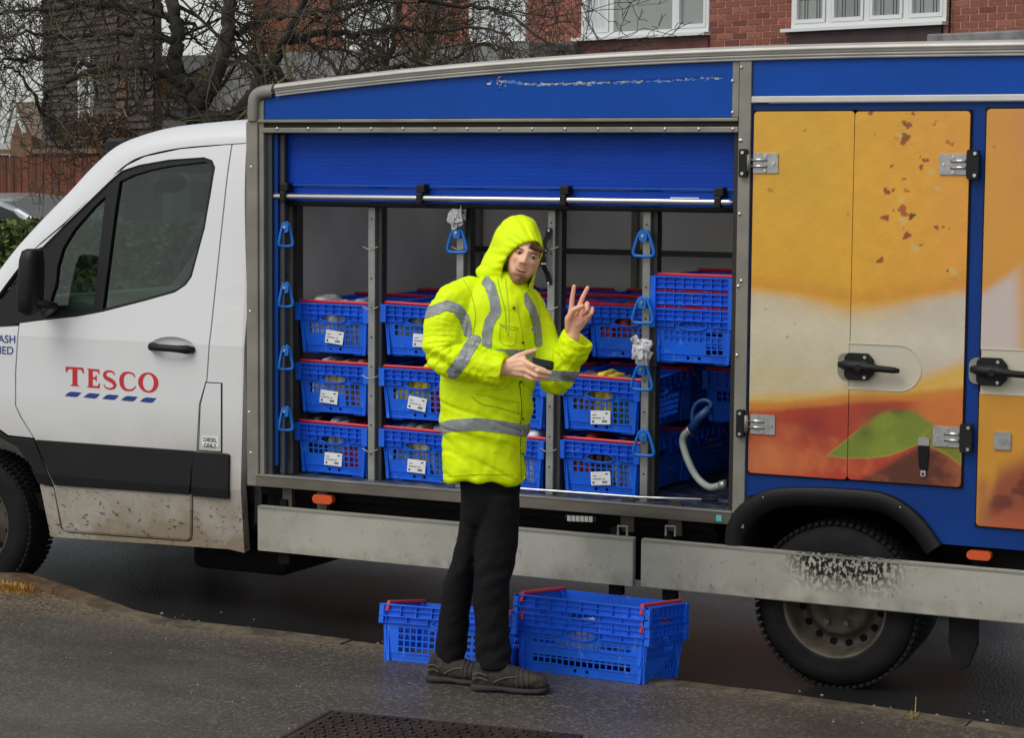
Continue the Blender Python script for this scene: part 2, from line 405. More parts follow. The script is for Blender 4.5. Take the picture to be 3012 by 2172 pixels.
# weeds
def blades(cx_, cy_, n, h, m, name, label, cat, spread=.05, z=PZ, wide=.003):
    g = MB()
    for i in range(n):
        a = rnd.uniform(0,6.28); r_ = spread*rnd.random()**.5; x_,y_ = cx_+r_*math.cos(a), cy_+r_*math.sin(a); l = h*rnd.uniform(.4,1); dx,dy = math.cos(a)*l*rnd.uniform(.1,.9), math.sin(a)*l*rnd.uniform(.1,.9); px_,py_ = -math.sin(a)*wide, math.cos(a)*wide
        g.add([(x_-px_,y_-py_,z),(x_+px_,y_+py_,z),(x_+dx*.5+px_*.7,y_+dy*.5+py_*.7,z+l*.7),(x_+dx*.5-px_*.7,y_+dy*.5-py_*.7,z+l*.7),(x_+dx,y_+dy,z+l)],[(0,1,2,3),(3,2,4)])
    o = g.build(name, m); tag(o, label, cat, kind='stuff' if name=='grass_tuft' else None); return o
weed_green = mat('weed_green', lin((120,118,70)), .7); straw = mat('dry_moss', lin((176,134,62)), .8, var=.3, vscale=40)
a = kb(2020,1592); blades(a[0],a[1],14,.03,weed_green,'weed','small green weed with one pale stalk growing at the kerb edge','weed',.03,wide=.006)
MB().tube([(a[0]+.01,a[1],PZ),(a[0]+.012,a[1],PZ+.085)],.0022,5).build('stalk', straw, bpy.data.objects['weed'])
for k in range(7):
    a = kb(10+k*9-(k%2)*14, 1300+k*2.2); blades(a[0],a[1],70,.035,straw,'grass_tuft','straw coloured moss and dry grass along the raised kerb','moss',.09)
# inspection cover of ridged tread plate at the bottom of the view
cov_m = mat('rusty_cast_iron', lin((72,58,50)), .5, .3, c2=lin((46,40,38)), vscale=6, bump=.3, bscale=60)
C0,C1,C2 = [np.array([*kb(*p)]) for p in ((735,1583),(1200,1629),(660,1616))]
ux = C1-C0; ux /= np.hypot(*ux); uy = np.array([ux[1],-ux[0]])
ux3,uy3 = np.array([*ux,0]),np.array([*uy,0]); O3 = np.array([*C0,PZ+.006])
# the frame's far edge runs from C0 to the right
cover = empty('inspection_cover', tuple(O3), 'rusty cast iron inspection cover with raised tread bars set in the pavement', 'drain cover')
wX = .98; wY = .62
MB().obox(O3+ux3*wX/2+uy3*wY/2-np.array([0,0,.0]), ux3*(wX/2+.0), uy3*wY/2, np.array([0,0,.004])).build('plate', cov_m, cover, bevel=.002)
fb = MB()
for c_,a_,b_ in ((ux3*wX/2-uy3*.012, ux3*(wX/2+.02), uy3*.008),(ux3*wX/2+uy3*(wY+.012), ux3*(wX/2+.02), uy3*.008),(-ux3*.012+uy3*wY/2, ux3*.008, uy3*(wY/2+.002)),(ux3*(wX+.012)+uy3*wY/2, ux3*.008, uy3*(wY/2+.002))):
    fb.obox(O3+c_, a_, b_, np.array([0,0,.005]))
fb.build('frame', cov_m, cover)
tbm = None
k = 0
for j in range(15):
    for i in range(20):
        cX = .03+(i+(.5 if j%2 else 0))*.0465; cY = .025+j*.041
        if cX > wX-.03: continue
        ax = (ux3 if (i+j)%2 else uy3)*.017; ay = (uy3 if (i+j)%2 else ux3)*.0085
        if k < 300:
            MB().obox(O3+ux3*cX+uy3*cY+np.array([0,0,.0075]), ax, ay, np.array([0,0,.0035])).build('tread_bar', cov_m, cover)
        k += 1
# far verge
MB().add([(-60,17.2,.02),(60,17.2,.02),(60,19.2,.02),(-60,19.2,.02)],[(0,1,2,3)]).build('far_pavement', mat('far_pave', lin((110,106,98)), .6))['kind'] = 'structure'

# ------------------------------------------------------------------ BRICK TERRACE
HA = math.radians(45)-YAW               # facade turned from the van's direction
dH = np.array([math.cos(HA),-math.sin(HA),0]); nH = np.array([-math.sin(HA),-math.cos(HA),0])
P0 = atD(1600,75,26.)
O_h = np.array([P0[0],P0[1],0])
def hp_(x,y,off=0): p = onP(x,y,O_h+nH*off,nH); return (np.dot(p-O_h,dH), p[2])
class HB(MB):
    def hbox(s, s0,s1,z0,z1,o0,o1):
        c = O_h+dH*(s0+s1)/2+nH*(o0+o1)/2; c[2] = (z0+z1)/2; return s.obox(c, dH*(s1-s0)/2, nH*(o1-o0)/2, np.array([0,0,(z1-z0)/2]))
house = empty('brick_terrace', tuple(O_h+nH*-3), 'long red brick terrace with white framed upstairs windows behind the van', 'house')
mortar = mat('mortar', lin((188,138,122)), .85, var=.1, vscale=20)
bricks = [mat('brick_%s'%n, lin(c), .85, var=.15, vscale=30, bump=.3, bscale=80) for n,c in (('red',(130,78,62)),('dark',(108,64,54)),('pale',(146,92,74)))]
upvc = mat('white_upvc', lin((214,216,214)), .35)
def hwin(x0,y0,x1,y1): 
    a = hp_(x0,y0); b = hp_(x1,y1); return a,b
HS0 = hp_(560,60)[0]; HS1 = hp_(2500,60)[0]; zt_h = 6.4
# window rectangles (s0,s1,zbottom) on the facade
def px_s(x,y=60): return hp_(x,y)[0]
W = [ (px_s(1290,84),px_s(1572,68),hp_(1430,77)[1],'plain'), (px_s(1755,66),px_s(2098,44),hp_(1930,55)[1],'leaded'),
      (px_s(1041,102),px_s(1166,90),hp_(1100,97)[1],'curtain'), (px_s(762,112),px_s(872,104),hp_(820,108)[1],'curtain')]
s_w = hp_(2267,0)[0]
# backing wall with the openings
za_h = 2.2
cutsS = sorted([HS0]+[v for w_ in W for v in w_[:2]]+[HS1])
wl = HB()
for i in range(len(cutsS)-1):
    s0,s1 = cutsS[i],cutsS[i+1]; inw = [w_ for w_ in W if w_[0]-1e-6 <= s0 and s1 <= w_[1]+1e-6]
    if inw: wl.hbox(s0,s1,za_h-2.3,inw[0][2]-.02,-.25,0); wl.hbox(s0,s1,inw[0][2]+1.25,zt_h,-.25,0)
    else: wl.hbox(s0,s1,za_h-2.3,zt_h,-.25,0)
wl.build('wall', mortar, house)
HB().hbox(HS0,HS1,-.1,1.7,.01,.03).build('added_grey_facing', mat('added_grey_facing', lin((96,92,86)), .9, var=.2, vscale=2), house)  # unseen grey facing, added to keep red bounce off the road
# bricks, each one an object
proto_b = []
for mm in bricks:
    b_ = MB().box((-.1025,-.010,-.0305),(.1025,.006,.0305)); proto_b.append((b_.mesh('brick'),mm)); proto_b[-1][0].materials.append(mm)
hm = Matrix((tuple(dH),tuple(-nH),(0,0,1))).transposed()
nb = 0
zlo = min(hp_(x,130)[1] for x in (900,1500,2200)); 
rowz0 = 2.0
cands = []
for r_ in range(0,58):
    z = rowz0+r_*.075
    for i in range(int((HS1-HS0)/.225)+2):
        s = HS0+i*.225+(.1125 if r_%2 else 0)
        lo_,hi_ = s-.105, s+.105
        for w_ in W:
            if w_[2]-.46 < z < w_[2]+1.3 and hi_ > w_[0] and lo_ < w_[1]:
                if s < (w_[0]+w_[1])/2: hi_ = min(hi_, w_[0]-.002)
                else: lo_ = max(lo_, w_[1]+.002)
        if hi_-lo_ < .03: continue
        kx = (hi_-lo_)/.21; s = (hi_+lo_)/2
        p = O_h+dH*s; X_,Y_ = pix((p[0],p[1],z))
        if X_ < 530 or Y_ < -400: continue
        if X_ < 1666:
            lim = np.interp(X_,[540,606,1656],[195,186,102])
        else: lim = 100
        if Y_ > lim+10: continue
        cands.append((X_,s,z,p,kx))
cands.sort(key=lambda t:(not (-14 < pix((t[3][0],t[3][1],t[2]))[1] and t[0] < 2290), -t[0]))
rest = MB()
for X_,s,z,p,kx in cands:
    me,mm = proto_b[rnd.choice((0,0,0,1,2))]
    if nb < 296:
        o = bpy.data.objects.new('brick', me); col.objects.link(o); o.parent = house; o.matrix_world = Matrix.Identity(4)
        o.location = Vector((p[0],p[1],z))-house.location; o.rotation_euler = (0,0,-HA+rnd.uniform(-.006,.006)); o.scale = (kx,1,1); nb += 1
    else:
        rest.obox((p[0],p[1],z), dH*.105*kx, nH*.012, np.array([0,0,.031]))
if rest.v: rest.build('brickwork', bricks[0], house)['kind'] = 'stuff'
# windows
win_glass = mat('window_glass_grey', lin((132,136,132)), .08, spec=.8)
curt = mat('net_curtain', lin((190,196,196)), .8, var=.18, vscale=5, stretch=(6,6,.4))
sill_m2 = mat('timber_sill', lin((92,52,44)), .6, var=.25, vscale=5)
dark_board = mat('dark_board', lin((60,46,44)), .6, var=.15)
lead = mat('leading', lin((70,74,78)), .5)
def window(w_, bars, kind):
    s0,s1,zb = w_[:3]; h_ = 1.2
    wn = HB().hbox(s0,s1,zb,zb+.055,-.02,.03).hbox(s0,s0+.05,zb,zb+h_,-.02,.028).hbox(s1-.05,s1,zb,zb+h_,-.02,.028).hbox(s0,s1,zb+h_-.05,zb+h_,-.02,.03).build('window', upvc, house)
    for b_ in bars: HB().hbox(s0+(s1-s0)*b_-.035,s0+(s1-s0)*b_+.035,zb+.056,zb+h_-.06,-.02,.026).build('mullion', upvc, wn)
    ed = [0]+list(bars)+[1]
    for i in range(len(ed)-1):
        a_,b_ = s0+(s1-s0)*ed[i]+.045, s0+(s1-s0)*ed[i+1]-.045
        HB().hbox(a_,b_,zb+.06,zb+h_-.06,-.03,-.012).build('pane', win_glass if not (kind == 'curtain' or (kind == 'plain' and i == 0)) else curt, wn)
        if (kind == 'plain' and i != 1) or kind == 'leaded':      # opening casements have a second frame
            HB().hbox(a_,b_,zb+.056,zb+.10,-.011,.038).hbox(a_,a_+.035,zb+.101,zb+h_-.07,-.011,.036).hbox(b_-.035,b_,zb+.101,zb+h_-.07,-.011,.036).build('casement', upvc, wn)
        if kind == 'leaded':
            l_ = HB()
            for t in (.27,.36,.66,.75): l_.hbox(a_+(b_-a_)*t-.004,a_+(b_-a_)*t+.004,zb+.1,zb+h_-.06,-.011,-.006)
            for zz_ in (.33,.36): l_.hbox(a_+.03,b_-.03,zb+zz_-.004,zb+zz_+.004,-.006,-.003)
            l_.build('leading', lead, wn)
    HB().hbox(s0-.09,s1+.01,zb-.04,zb-.003,-.02,.12).build('window_sill', upvc, wn)
    return wn
window(W[0],(.245,.74),'plain'); window(W[1],(.25,.50,.75),'leaded'); window(W[2],(.4,),'curtain'); window(W[3],(.5,),'curtain')
HB().hbox(W[0][0]+.0,W[0][1],W[0][2]-.48,W[0][2]-.042,-.02,.04).build('spandrel', sill_m2, house)
HB().hbox(W[1][0]+.0,W[1][1]-.05,W[1][2]-.50,W[1][2]-.042,-.02,.05).build('spandrel', dark_board, house)
# low lead roofs below the first floor on either side
sa,za_ = hp_(1170,108); sb,_ = hp_(1290,100)
flash = mat('lead_flashing', lin((118,118,116)), .6, var=.25, vscale=6)
HB().hbox(HS0,W[0][0]-.05,hp_(1230,140)[1]-.6,hp_(1230,99)[1],.0,.9).build('porch_roof', flash, house, bevel=.02)
HB().hbox(hp_(2110,80)[0],HS1,hp_(2200,110)[1]-.5,hp_(2200,76)[1],.0,.5).build('porch_roof', flash, house, bevel=.02)
HB().tube([tuple(O_h+dH*px_s(2108,60)+nH*.05+np.array([0,0,3.0])),tuple(O_h+dH*px_s(2108,60)+nH*.05+np.array([0,0,6]))],.012,6).build('cable', dark_hole, house)
# ------------------------------------------------------------------ TILE HUNG HOUSE, far left
D2 = 31.
T0 = atD(345,330,D2); T1 = atD(100,330,D2+3.5)
tv = (T0-T1); tv[2] = 0; tl = np.hypot(tv[0],tv[1]); tv /= tl; tn = np.array([tv[1],-tv[0],0])
if np.dot(tn,T0) > 0: tn = -tn
B0 = np.array([T1[0],T1[1],0]); 
def tp_(x,y): p = onP(x,y,B0,tn); return np.dot(p-B0,tv), p[2]
th = empty('tile_hung_house', tuple(B0-tn*2), 'dark brown tile hung house end with one narrow window behind the bare tree', 'house')
class TBd(MB):
    def tb(s,s0,s1,z0,z1,o0,o1):
        c = B0+tv*(s0+s1)/2+tn*(o0+o1)/2; c[2] = (z0+z1)/2; return s.obox(c, tv*(s1-s0)/2, tn*(o1-o0)/2, np.array([0,0,(z1-z0)/2]))
TBd().tb(0,tl,0,8.5,-.10,0).build('wall', mat('dark_wall', lin((70,56,50)), .9), th)
tiles = mat('hung_tiles', lin((74,60,56)), .7, c2=lin((52,46,42)), vscale=3, lo=.4, hi=.6)
co = TBd(); w0,w1 = tp_(186,220),tp_(214,310)
zz = .6
sq0,sq1 = tp_(266,280)[0], tp_(288,280)[0]
while zz < 7.5:
    c = B0+tv*tl/2; a_ = B0+tn*.0
    segs_ = [(0,sq0),(sq1,tl)]
    for s0,s1 in segs_:
        q4 = [B0+tv*s0+tn*.05+np.array([0,0,zz]),B0+tv*s1+tn*.05+np.array([0,0,zz]),B0+tv*s1+tn*.012+np.array([0,0,zz+.115]),B0+tv*s0+tn*.012+np.array([0,0,zz+.115]),B0+tv*s0+tn*.0+np.array([0,0,zz]),B0+tv*s1+tn*.0+np.array([0,0,zz])]
        co.add(q4,[(0,1,2,3),(4,5,1,0)])
    zz += .11
co.build('tile_course', tiles, th)['kind'] = 'stuff'
qm = mat('quoin_brick', lin((104,80,58)), .85, var=.2, vscale=9)
zz = 3.4; i = 0
while zz > 1.2:
    d_ = .05 if i%2 else 0; TBd().tb(sq0-.02+d_,sq1-.05+d_,zz-.12,zz-.025,.0,.06).build('brick', qm, th); zz -= .145; i += 1
ws0,wz1 = tp_(186,210); ws1,wz0 = tp_(214,306)
wn = TBd().tb(ws0,ws1,wz0,wz0+.08,.0,.10).tb(ws0,ws0+.06,wz0+.08,wz0+1.2,.0,.10).tb(ws1-.06,ws1,wz0+.08,wz0+1.2,.0,.10).build('window', upvc, th)
TBd().tb(ws0+.06,ws1-.06,wz0+.08,wz0+1.2,.0,.04).build('pane', curt, wn)
# white rendered house between
wh = empty('white_house', tuple(atD(400,300,D2+4)*np.array([1,1,0])), 'white rendered house front with amber blind glimpsed left of the tree trunk', 'house')
a_ = atD(338,240,D2+4); b_ = atD(470,340,D2+4)
MB().box((a_[0],a_[1],0),(b_[0]+.6,a_[1]+3,3.9)).build('wall', mat('white_render', lin((205,206,204)), .7), wh)
a2 = atD(352,205,D2+4-.1); b2 = atD(398,226,D2+3.9)
wn2 = MB().box((a2[0]-.25,a_[1]-.06,b2[2]-.1),(b2[0]+.7,a_[1]-.001,b2[2]-.03)).box((a2[0]-.25,a_[1]-.06,a2[2]+.3),(b2[0]+.7,a_[1]-.001,a2[2]+.37)).build('window', upvc, wh)
MB().box((a2[0]-.1,a_[1]-.04,b2[2]),(a2[0]+.22,a_[1]-.002,a2[2]+.3)).build('blind', mat('amber_blind', lin((158,110,40)), .8), wn2)
MB().box((a2[0]+.24,a_[1]-.04,b2[2]),(b2[0]+.6,a_[1]-.002,a2[2]+.3)).build('pane', win_glass, wn2)
# small gabled house far left
gD = 48.
def gp(x,y): return atD(x,y,gD)
gh = empty('gabled_house', tuple(gp(40,300)*np.array([1,1,0])), 'small brown gabled house with tiled roof far off at the left edge', 'house')
ap = gp(46,231); l_ = gp(8,312); r__ = gp(76,290); yb_ = ap[1]
nrm = Vector((0,5.,0))
MB().prism([(l_[0],0),(r__[0],0),(r__[0],r__[2]),(ap[0],ap[2]),(l_[0],l_[2])], yb_, yb_+6).build('wall', mat('gable_brick', lin((132,100,78)), .85, var=.15), gh)
rt = mat('far_roof_tiles', lin((128,112,98)), .8, var=.25, vscale=2, stretch=(.4,.4,5))
rr_ = gp(140,231); rb_ = gp(140,300)
MB().add([(ap[0],yb_-.2,ap[2]+.05),(rr_[0],yb_+.4,ap[2]+.05),(rr_[0]+.9,yb_+.4,r__[2]-.7),(r__[0]+.15,yb_-.2,r__[2]-.1)],[(0,3,2,1)]).build('roof', rt, gh, solid=.08)
wg = MB()
for A_1,B_1 in ((ap,l_),(ap,r__)): wg.tube([(A_1[0],yb_-.25,A_1[2]+.05),(B_1[0],yb_-.25,B_1[2]-.05)],.05,4)
wg.build('bargeboard', upvc, gh)
far_r = gp(-10,268); MB().prism([(gp(-300,320)[0],0),(gp(20,320)[0],0),(gp(20,320)[0],gp(20,262)[2]),(gp(-300,262)[0],gp(-300,262)[2])], yb_+8, yb_+9).build('far_wing', rt, gh)
# fence of upright boards
fD = 30.; fa = atD(-60,345,fD+1.2); fb_ = atD(222,345,fD-1.8)
fence = empty('board_fence', (fa[0],fa[1],0), 'orange brown upright board fence behind the shrub', 'fence')
fm = [mat('fence_%s'%n, lin(c), .8, var=.15, vscale=6, stretch=(2,2,.3)) for n,c in (('rust',(112,58,34)),('brown',(100,52,32)),('dark',(86,44,28)))]
nbd = 34
for i in range(nbd):
    a1 = fa+(fb_-fa)*(i/nbd); b1_ = fa+(fb_-fa)*((i+.93)/nbd); c = (a1+b1_)/2; zt3 = c[2]+rnd.uniform(-.02,.02); c = c.copy(); c[2] = zt3/2; hx_ = (b1_-a1)/2; hx_[2] = 0; nn2 = np.array([hx_[1],-hx_[0],0]); nn2 /= np.hypot(*nn2[:2])
    MB().obox(c, hx_, nn2*(.012+.008*(i%2)), np.array([0,0,zt3/2])).build('board', rnd.choice(fm), fence)
cap = (fa+fb_)/2; hx_ = (fb_-fa)/2; hx_[2] = 0
MB().obox(cap+np.array([0,0,.06]), hx_, np.array([0.03,.05,0]), np.array([0,0,.03])).build('capping_rail', qm, fence)
# parked car seen past the windscreen
cD = 26.
cc0 = atD(0,520,cD)
car = empty('parked_car', (cc0[0]-1.2,cc0[1],0), 'silver grey hatchback parked beyond the hedge, only its windscreen end showing', 'car')
silver = mat('silver_paint', lin((150,154,158)), .3, .4, coat=.5)
def cp(x,y): p = onP(x,y,cc0,np.array([0,1.,0])); return (p[0],p[2])
prof_c = [cp(-330,470),cp(-260,440),cp(-120,428),cp(-20,440),cp(0,446),cp(40,463),cp(75,484),cp(98,492),cp(190,512),cp(235,535),cp(245,590),cp(240,620),cp(-340,620),cp(-350,540)]
MB().prism(prof_c, cc0[1], cc0[1]+1.7).build('body', silver, car, bevel=.06, seg=3)
gl_p = [cp(-110,440),cp(-10,452),cp(30,468),cp(52,492),cp(58,502),cp(-110,510)]
MB().prism(gl_p, cc0[1]-.006, cc0[1]+.01).build('side_window', mat('car_glass', lin((50,58,60)), .08), car)
q_p = [cp(60,492),cp(82,500),cp(85,505),cp(66,505)]; MB().prism(q_p, cc0[1]-.006, cc0[1]+.01).build('quarter_window', MATS['car_glass'], car)
for xw in (-220,150):
    X,Z = cp(xw,610); v_,f_ = rev_y((X,.31),[(.001,cc0[1]-.01),(.2,cc0[1]-.02),(.31,cc0[1]+.0),(.31,cc0[1]+.2)],20); MB().add(v_,f_).build('wheel', rubber, car)
# clipped hedge
def leafy(name, label, cat, boxes, n, size, mats, kind=None, seedv=1, shape='box'):
    rs = random.Random(seedv); root = empty(name, (boxes[0][0],boxes[0][1],0), label, cat)
    for mi,mm in enumerate(mats):
        g = MB()
        for (x0,y0,z0,x1,y1,z1) in boxes:
            for i in range(n//len(mats)):
                if shape == 'box':
                    p = [rs.uniform(x0,x1),rs.uniform(y0,y1),rs.uniform(z0,z1)]
                    k = rs.randint(0,3)
                    if k == 0: p[1] = y0+rs.uniform(-.04,.1)
                    elif k == 1: p[2] = z1+rs.uniform(-.1,.04)
                else:
                    a,b_2 = rs.uniform(0,6.28), math.acos(rs.uniform(-1,1)); rr2 = rs.uniform(.5,1)**.5*(1+.18*math.sin(3*a+b_2*4)); p = [(x0+x1)/2+(x1-x0)/2*rr2*math.cos(a)*math.sin(b_2),(y0+y1)/2+(y1-y0)/2*rr2*math.sin(a)*math.sin(b_2),(z0+z1)/2+(z1-z0)/2*rr2*math.cos(b_2)]
                p = Vector(p); u = Vector((rs.gauss(0,1),rs.gauss(0,1),rs.gauss(0,1))).normalized(); v = u.orthogonal().normalized(); s_ = size*rs.uniform(.5,1.2)
                g.add([p-u*s_,p+v*s_*.5,p+u*s_,p-v*s_*.5],[(0,1,2,3)])
        g.build('foliage', mm, root)['kind'] = 'stuff'
    return root
leaf_a = mat('hedge_leaf_dark', lin((58,74,30)), .6); leaf_b = mat('hedge_leaf_light', lin((104,114,48)), .6); leaf_c = mat('hedge_leaf_mid', lin((80,92,40)), .6)
h0 = atD(-80,505,21); h1 = atD(82,505,20)
hz = h1[2]
hg = leafy('clipped_hedge','green clipped hedge in front of the parked car at the left edge','hedge',[(h0[0],h0[1]-.2,0,h1[0]+1.2,h1[1]+1.2,hz)],9000,.05,[leaf_a,leaf_b,leaf_c],seedv=3)
MB().box((h0[0],h0[1]+.1,0),(h1[0]+1.1,h1[1]+1.0,hz-.08)).build('hedge_core', mat('hedge_core', lin((34,40,20)), .9), hg)
# dark evergreen bank seen through the cab
g0 = onY(60,640,23.); g1 = onY(560,640,23.)
eb = leafy('evergreen_bank','dark evergreen bank seen through the cab windows','hedge',[(g0[0]+1.0,22.5,0,g1[0]+.2,24,1.35)],5000,.09,[leaf_a,mat('evergreen_leaf', lin((34,46,28)), .7)],seedv=5)
# russet shrub
s0 = atD(15,338,30.3); s1 = atD(190,262,29.9)
rus = mat('russet_twig', lin((104,76,52)), .9); rus2 = mat('russet_leaf', lin((120,86,56)), .8); rus3 = mat('dark_twig', lin((64,54,42)), .9)
leafy('russet_shrub','russet brown leafless shrub in front of the board fence','shrub',[(s0[0],s0[1]+.5,s0[2]-.35,s1[0],s1[1]+2.0,s1[2]+.05)],3600,.045,[rus,rus2,rus3],seedv=8,shape='ball')

# ------------------------------------------------------------------ TREES
bark = mat('bark', lin((62,56,50)), .9, c2=lin((40,36,33)), vscale=6, bump=.5, bscale=30)
node_mix(bark, lambda n,p: mul(n, noise_fac(n,p,3,.55,.7), .4), lin((84,88,66)))
twig_m = mat('twig_bark', lin((78,69,58)), .9, c2=lin((52,45,38)), vscale=1.2, lo=.4, hi=.6)
twig_g = mat('mossy_twig', lin((98,96,62)), .9, c2=lin((66,58,44)), vscale=1.5, lo=.4, hi=.6)
def tree(name, label, DT, limbs, origin, seed, ntw, zspan=1.6, twig_len=1.0):
    rs = random.Random(seed); base = atD(*origin, DT)
    t = empty(name, (base[0],base[1],0), label, 'tree')
    tw = [MB(),MB()]
    for li,(pts_, r0, r1, dn_) in enumerate(limbs):
        W3 = []; off = 0
        for i,(x,y) in enumerate(pts_):
            W3.append(atD(x,y,DT+(0 if li == 0 else (rs.uniform(-.5,.5)*zspan*(i/len(pts_)))) ))
        P_ = spline(W3,6); 
        for i in range(len(P_)): P_[i] = P_[i]+np.array([rs.gauss(0,1),rs.gauss(0,1),rs.gauss(0,1)])*.012
        rr2 = [r0+(r1-r0)*i/(len(P_)-1) for i in range(len(P_))]
        MB().tube(P_, rr2, 9).build('trunk' if li == 0 else 'branch', bark, t, smooth=True)
        if not dn_: continue
        n = int(ntw*dn_)
        for k in range(n):
            i = rs.randint(1,len(P_)-2); p = Vector(P_[i]); tang = Vector(P_[i+1]-P_[i-1]).normalized()
            d = (tang*rs.uniform(.1,.9)+Vector((rs.gauss(0,1),rs.gauss(0,.8),rs.gauss(.05,1)))).normalized()
            grow(tw[0 if rs.random() < .6 else 1], rs, p, d, rs.uniform(.5,1.3)*twig_len, min(.022,rr2[i]*.45), 0)
    tw[0].build('twigs', twig_m, t)['kind'] = 'stuff'; tw[1].build('twigs', twig_g, t)['kind'] = 'stuff'
    return t
def grow(mb, rs, p, d, L, r_, lvl):
    n = 4 if lvl < 2 else 3; pts_ = [p.copy()]; dd = d.copy(); 
    for i in range(n):
        dd = (dd+Vector((rs.gauss(0,.28),rs.gauss(0,.28),rs.gauss(.03,.28)))).normalized(); pts_.append(pts_[-1]+dd*L/n)
    mb.tube(pts_, [max(.0035,r_*(1-.6*i/n)) for i in range(n+1)], 3, cap=False)
    if lvl >= 3: return
    for k in range((4,4,2)[lvl]):
        i = rs.randint(1,n); q_ = pts_[i]; d2 = (dd*.5+Vector((rs.gauss(0,1),rs.gauss(0,1),rs.gauss(.1,1)))*.8).normalized()
        grow(mb, rs, q_, d2, L*rs.uniform(.35,.65), r_*.55, lvl+1)
limbs = [([(448,470),(438,300),(436,262),(430,225),(410,195),(392,168),(386,120),(390,60),(380,0),(376,-60)],.10,.055,.5),
 ([(432,235),(462,200),(492,130),(505,60),(508,-20),(512,-80)],.085,.05,.5),
 ([(440,262),(500,262),(535,240),(560,200),(610,130),(650,60),(680,-20)],.08,.03,.7),
 ([(405,190),(360,160),(310,148),(255,148),(205,160),(150,178),(110,200),(95,250),(112,300)],.05,.012,1.2),
 ([(205,150),(150,130),(105,128),(60,130),(20,130),(-40,132)],.028,.01,1.0),
 ([(600,150),(660,190),(740,200),(820,170),(880,150),(960,150),(1040,145),(1110,150)],.035,.008,1.5),
 ([(640,90),(720,70),(800,75),(880,60),(960,70),(1040,60),(1130,80)],.035,.01,1.4),
 ([(540,230),(600,210),(680,200),(760,165),(840,120)],.035,.012,1.0),
 ([(120,290),(95,255),(70,200),(40,160),(0,140)],.02,.008,.7),
 ([(700,-20),(860,-10),(1000,10),(1120,30),(1220,100),(1290,140)],.03,.006,1.1),
 ([(380,40),(300,20),(200,10),(100,20),(0,30),(-60,50)],.035,.012,1.7),
 ([(390,90),(320,80),(240,70),(150,80),(60,70),(-30,90)],.03,.01,1.5),
 ([(505,80),(580,40),(660,30),(760,20),(860,-10)],.035,.012,1.3),
 ([(350,170),(320,210),(290,250),(240,275),(215,300)],.014,.006,.35),
 ([(310,150),(320,190),(300,230),(255,262),(200,268)],.014,.006,.35),
]
tree('bare_tree','big bare tree with gnarled dark limbs and dense twigs rising behind the cab', 20., limbs, (440,300), 11, 11)
bush = [([(820,200),(850,150),(870,90),(880,30),(890,-30)],.05,.02,1.6),([(900,190),(930,140),(960,80),(970,20),(990,-40)],.04,.015,1.6),([(760,200),(740,150),(700,110),(660,60)],.03,.012,.8),([(930,170),(1000,130),(1060,100),(1140,120)],.03,.01,1.0)]
tree('brown_climber','tangle of bare brown climber stems against the terrace wall', 24., bush, (860,220), 5, 13, 1.0, .8)
# ------------------------------------------------------------------ THE VAN
YC = V+.05                      # cab side plane
YMID = V+1.05
XREAR = q(546,700)[0]
def ycab(X, Z):
    y = YC
    if Z > 1.30: y += (Z-1.30)*.10+max(0,Z-1.9)**2*.25
    if Z < .62: y += (.62-Z)*.14
    d = X-(XREAR-.075)
    if d > 0: y += 9*d*d
    return y
def qc(x, y, off=0):            # photo point -> (X,Z) on the cab's side
    Y = YC
    for _ in range(6):
        p = onY(x,y,Y+off); Y = ycab(min(p[0],XREAR-.075), p[2])
    return (p[0], p[2])
van = empty('delivery_van', (onY(1100,1400)[0], V+1.0, 0), 'white cab delivery van with blue box body, open side shutter and printed orange doors', 'van')
ZC = [.4,.5,.56,.62]+[1.3+.06*i for i in range(19)]
XC = [XREAR-.06,XREAR-.045,XREAR-.03,XREAR-.015]
def cab_sheet(name, pxs, m, off=0., holes=(), solid=.006, parent=None, bevel=.0025, mirror=False, cuts=ZC):
    pts = [qc(*p) for p in pxs]; hs_ = [[qc(*p) for p in h] for h in holes]
    me = sheet(pts, hs_, lambda X,Z: ycab(X,Z)-off, cuts, XC)
    o = link(name, me, parent or van, m, solid=solid, bevel=bevel)
    return o

seamR = [(512,320),(495,452),(466,728),(456.7,839.5),(440,894.7),(434.6,997.8),(425,1082.5),(423.5,1185.6),(421,1194),(412.5,1197.4)]
door_bottom = [(150,1178),(143,1175)]
seamL = [(138,1168),(120,1079),(113,1062),(77,971),(48,924),(36,898),(36,825),(44,716)]
blackB = [(95,709.6),(171,701.5),(227,691),(320,667),(387,648),(411,632),(424.5,613.5),(438,562.7),(454,504),(467,429),(476.6,370.5),(470,354.5),(451,347.8),(374,353),(307,365),(267,378.5),(240,394.5),(187,450.6),(125.5,514.7),(93.5,546.7)]
gutter = [(580,315),(544.6,316.5),(515,318),(400,327),(320,344),(280,363),(240,398),(200,437),(140,495),(75,552),(20,620),(-30,690)]
gut_in = [(77,552),(142,498),(202,440),(242,401),(282,366),(321,347),(400,330)]
rim = [(580,263),(546,265.7),(515,267),(400.5,279),(325,298),(267,323),(213.6,370),(166,422),(107,482.6),(45,553),(-20,640),(-70,700)]
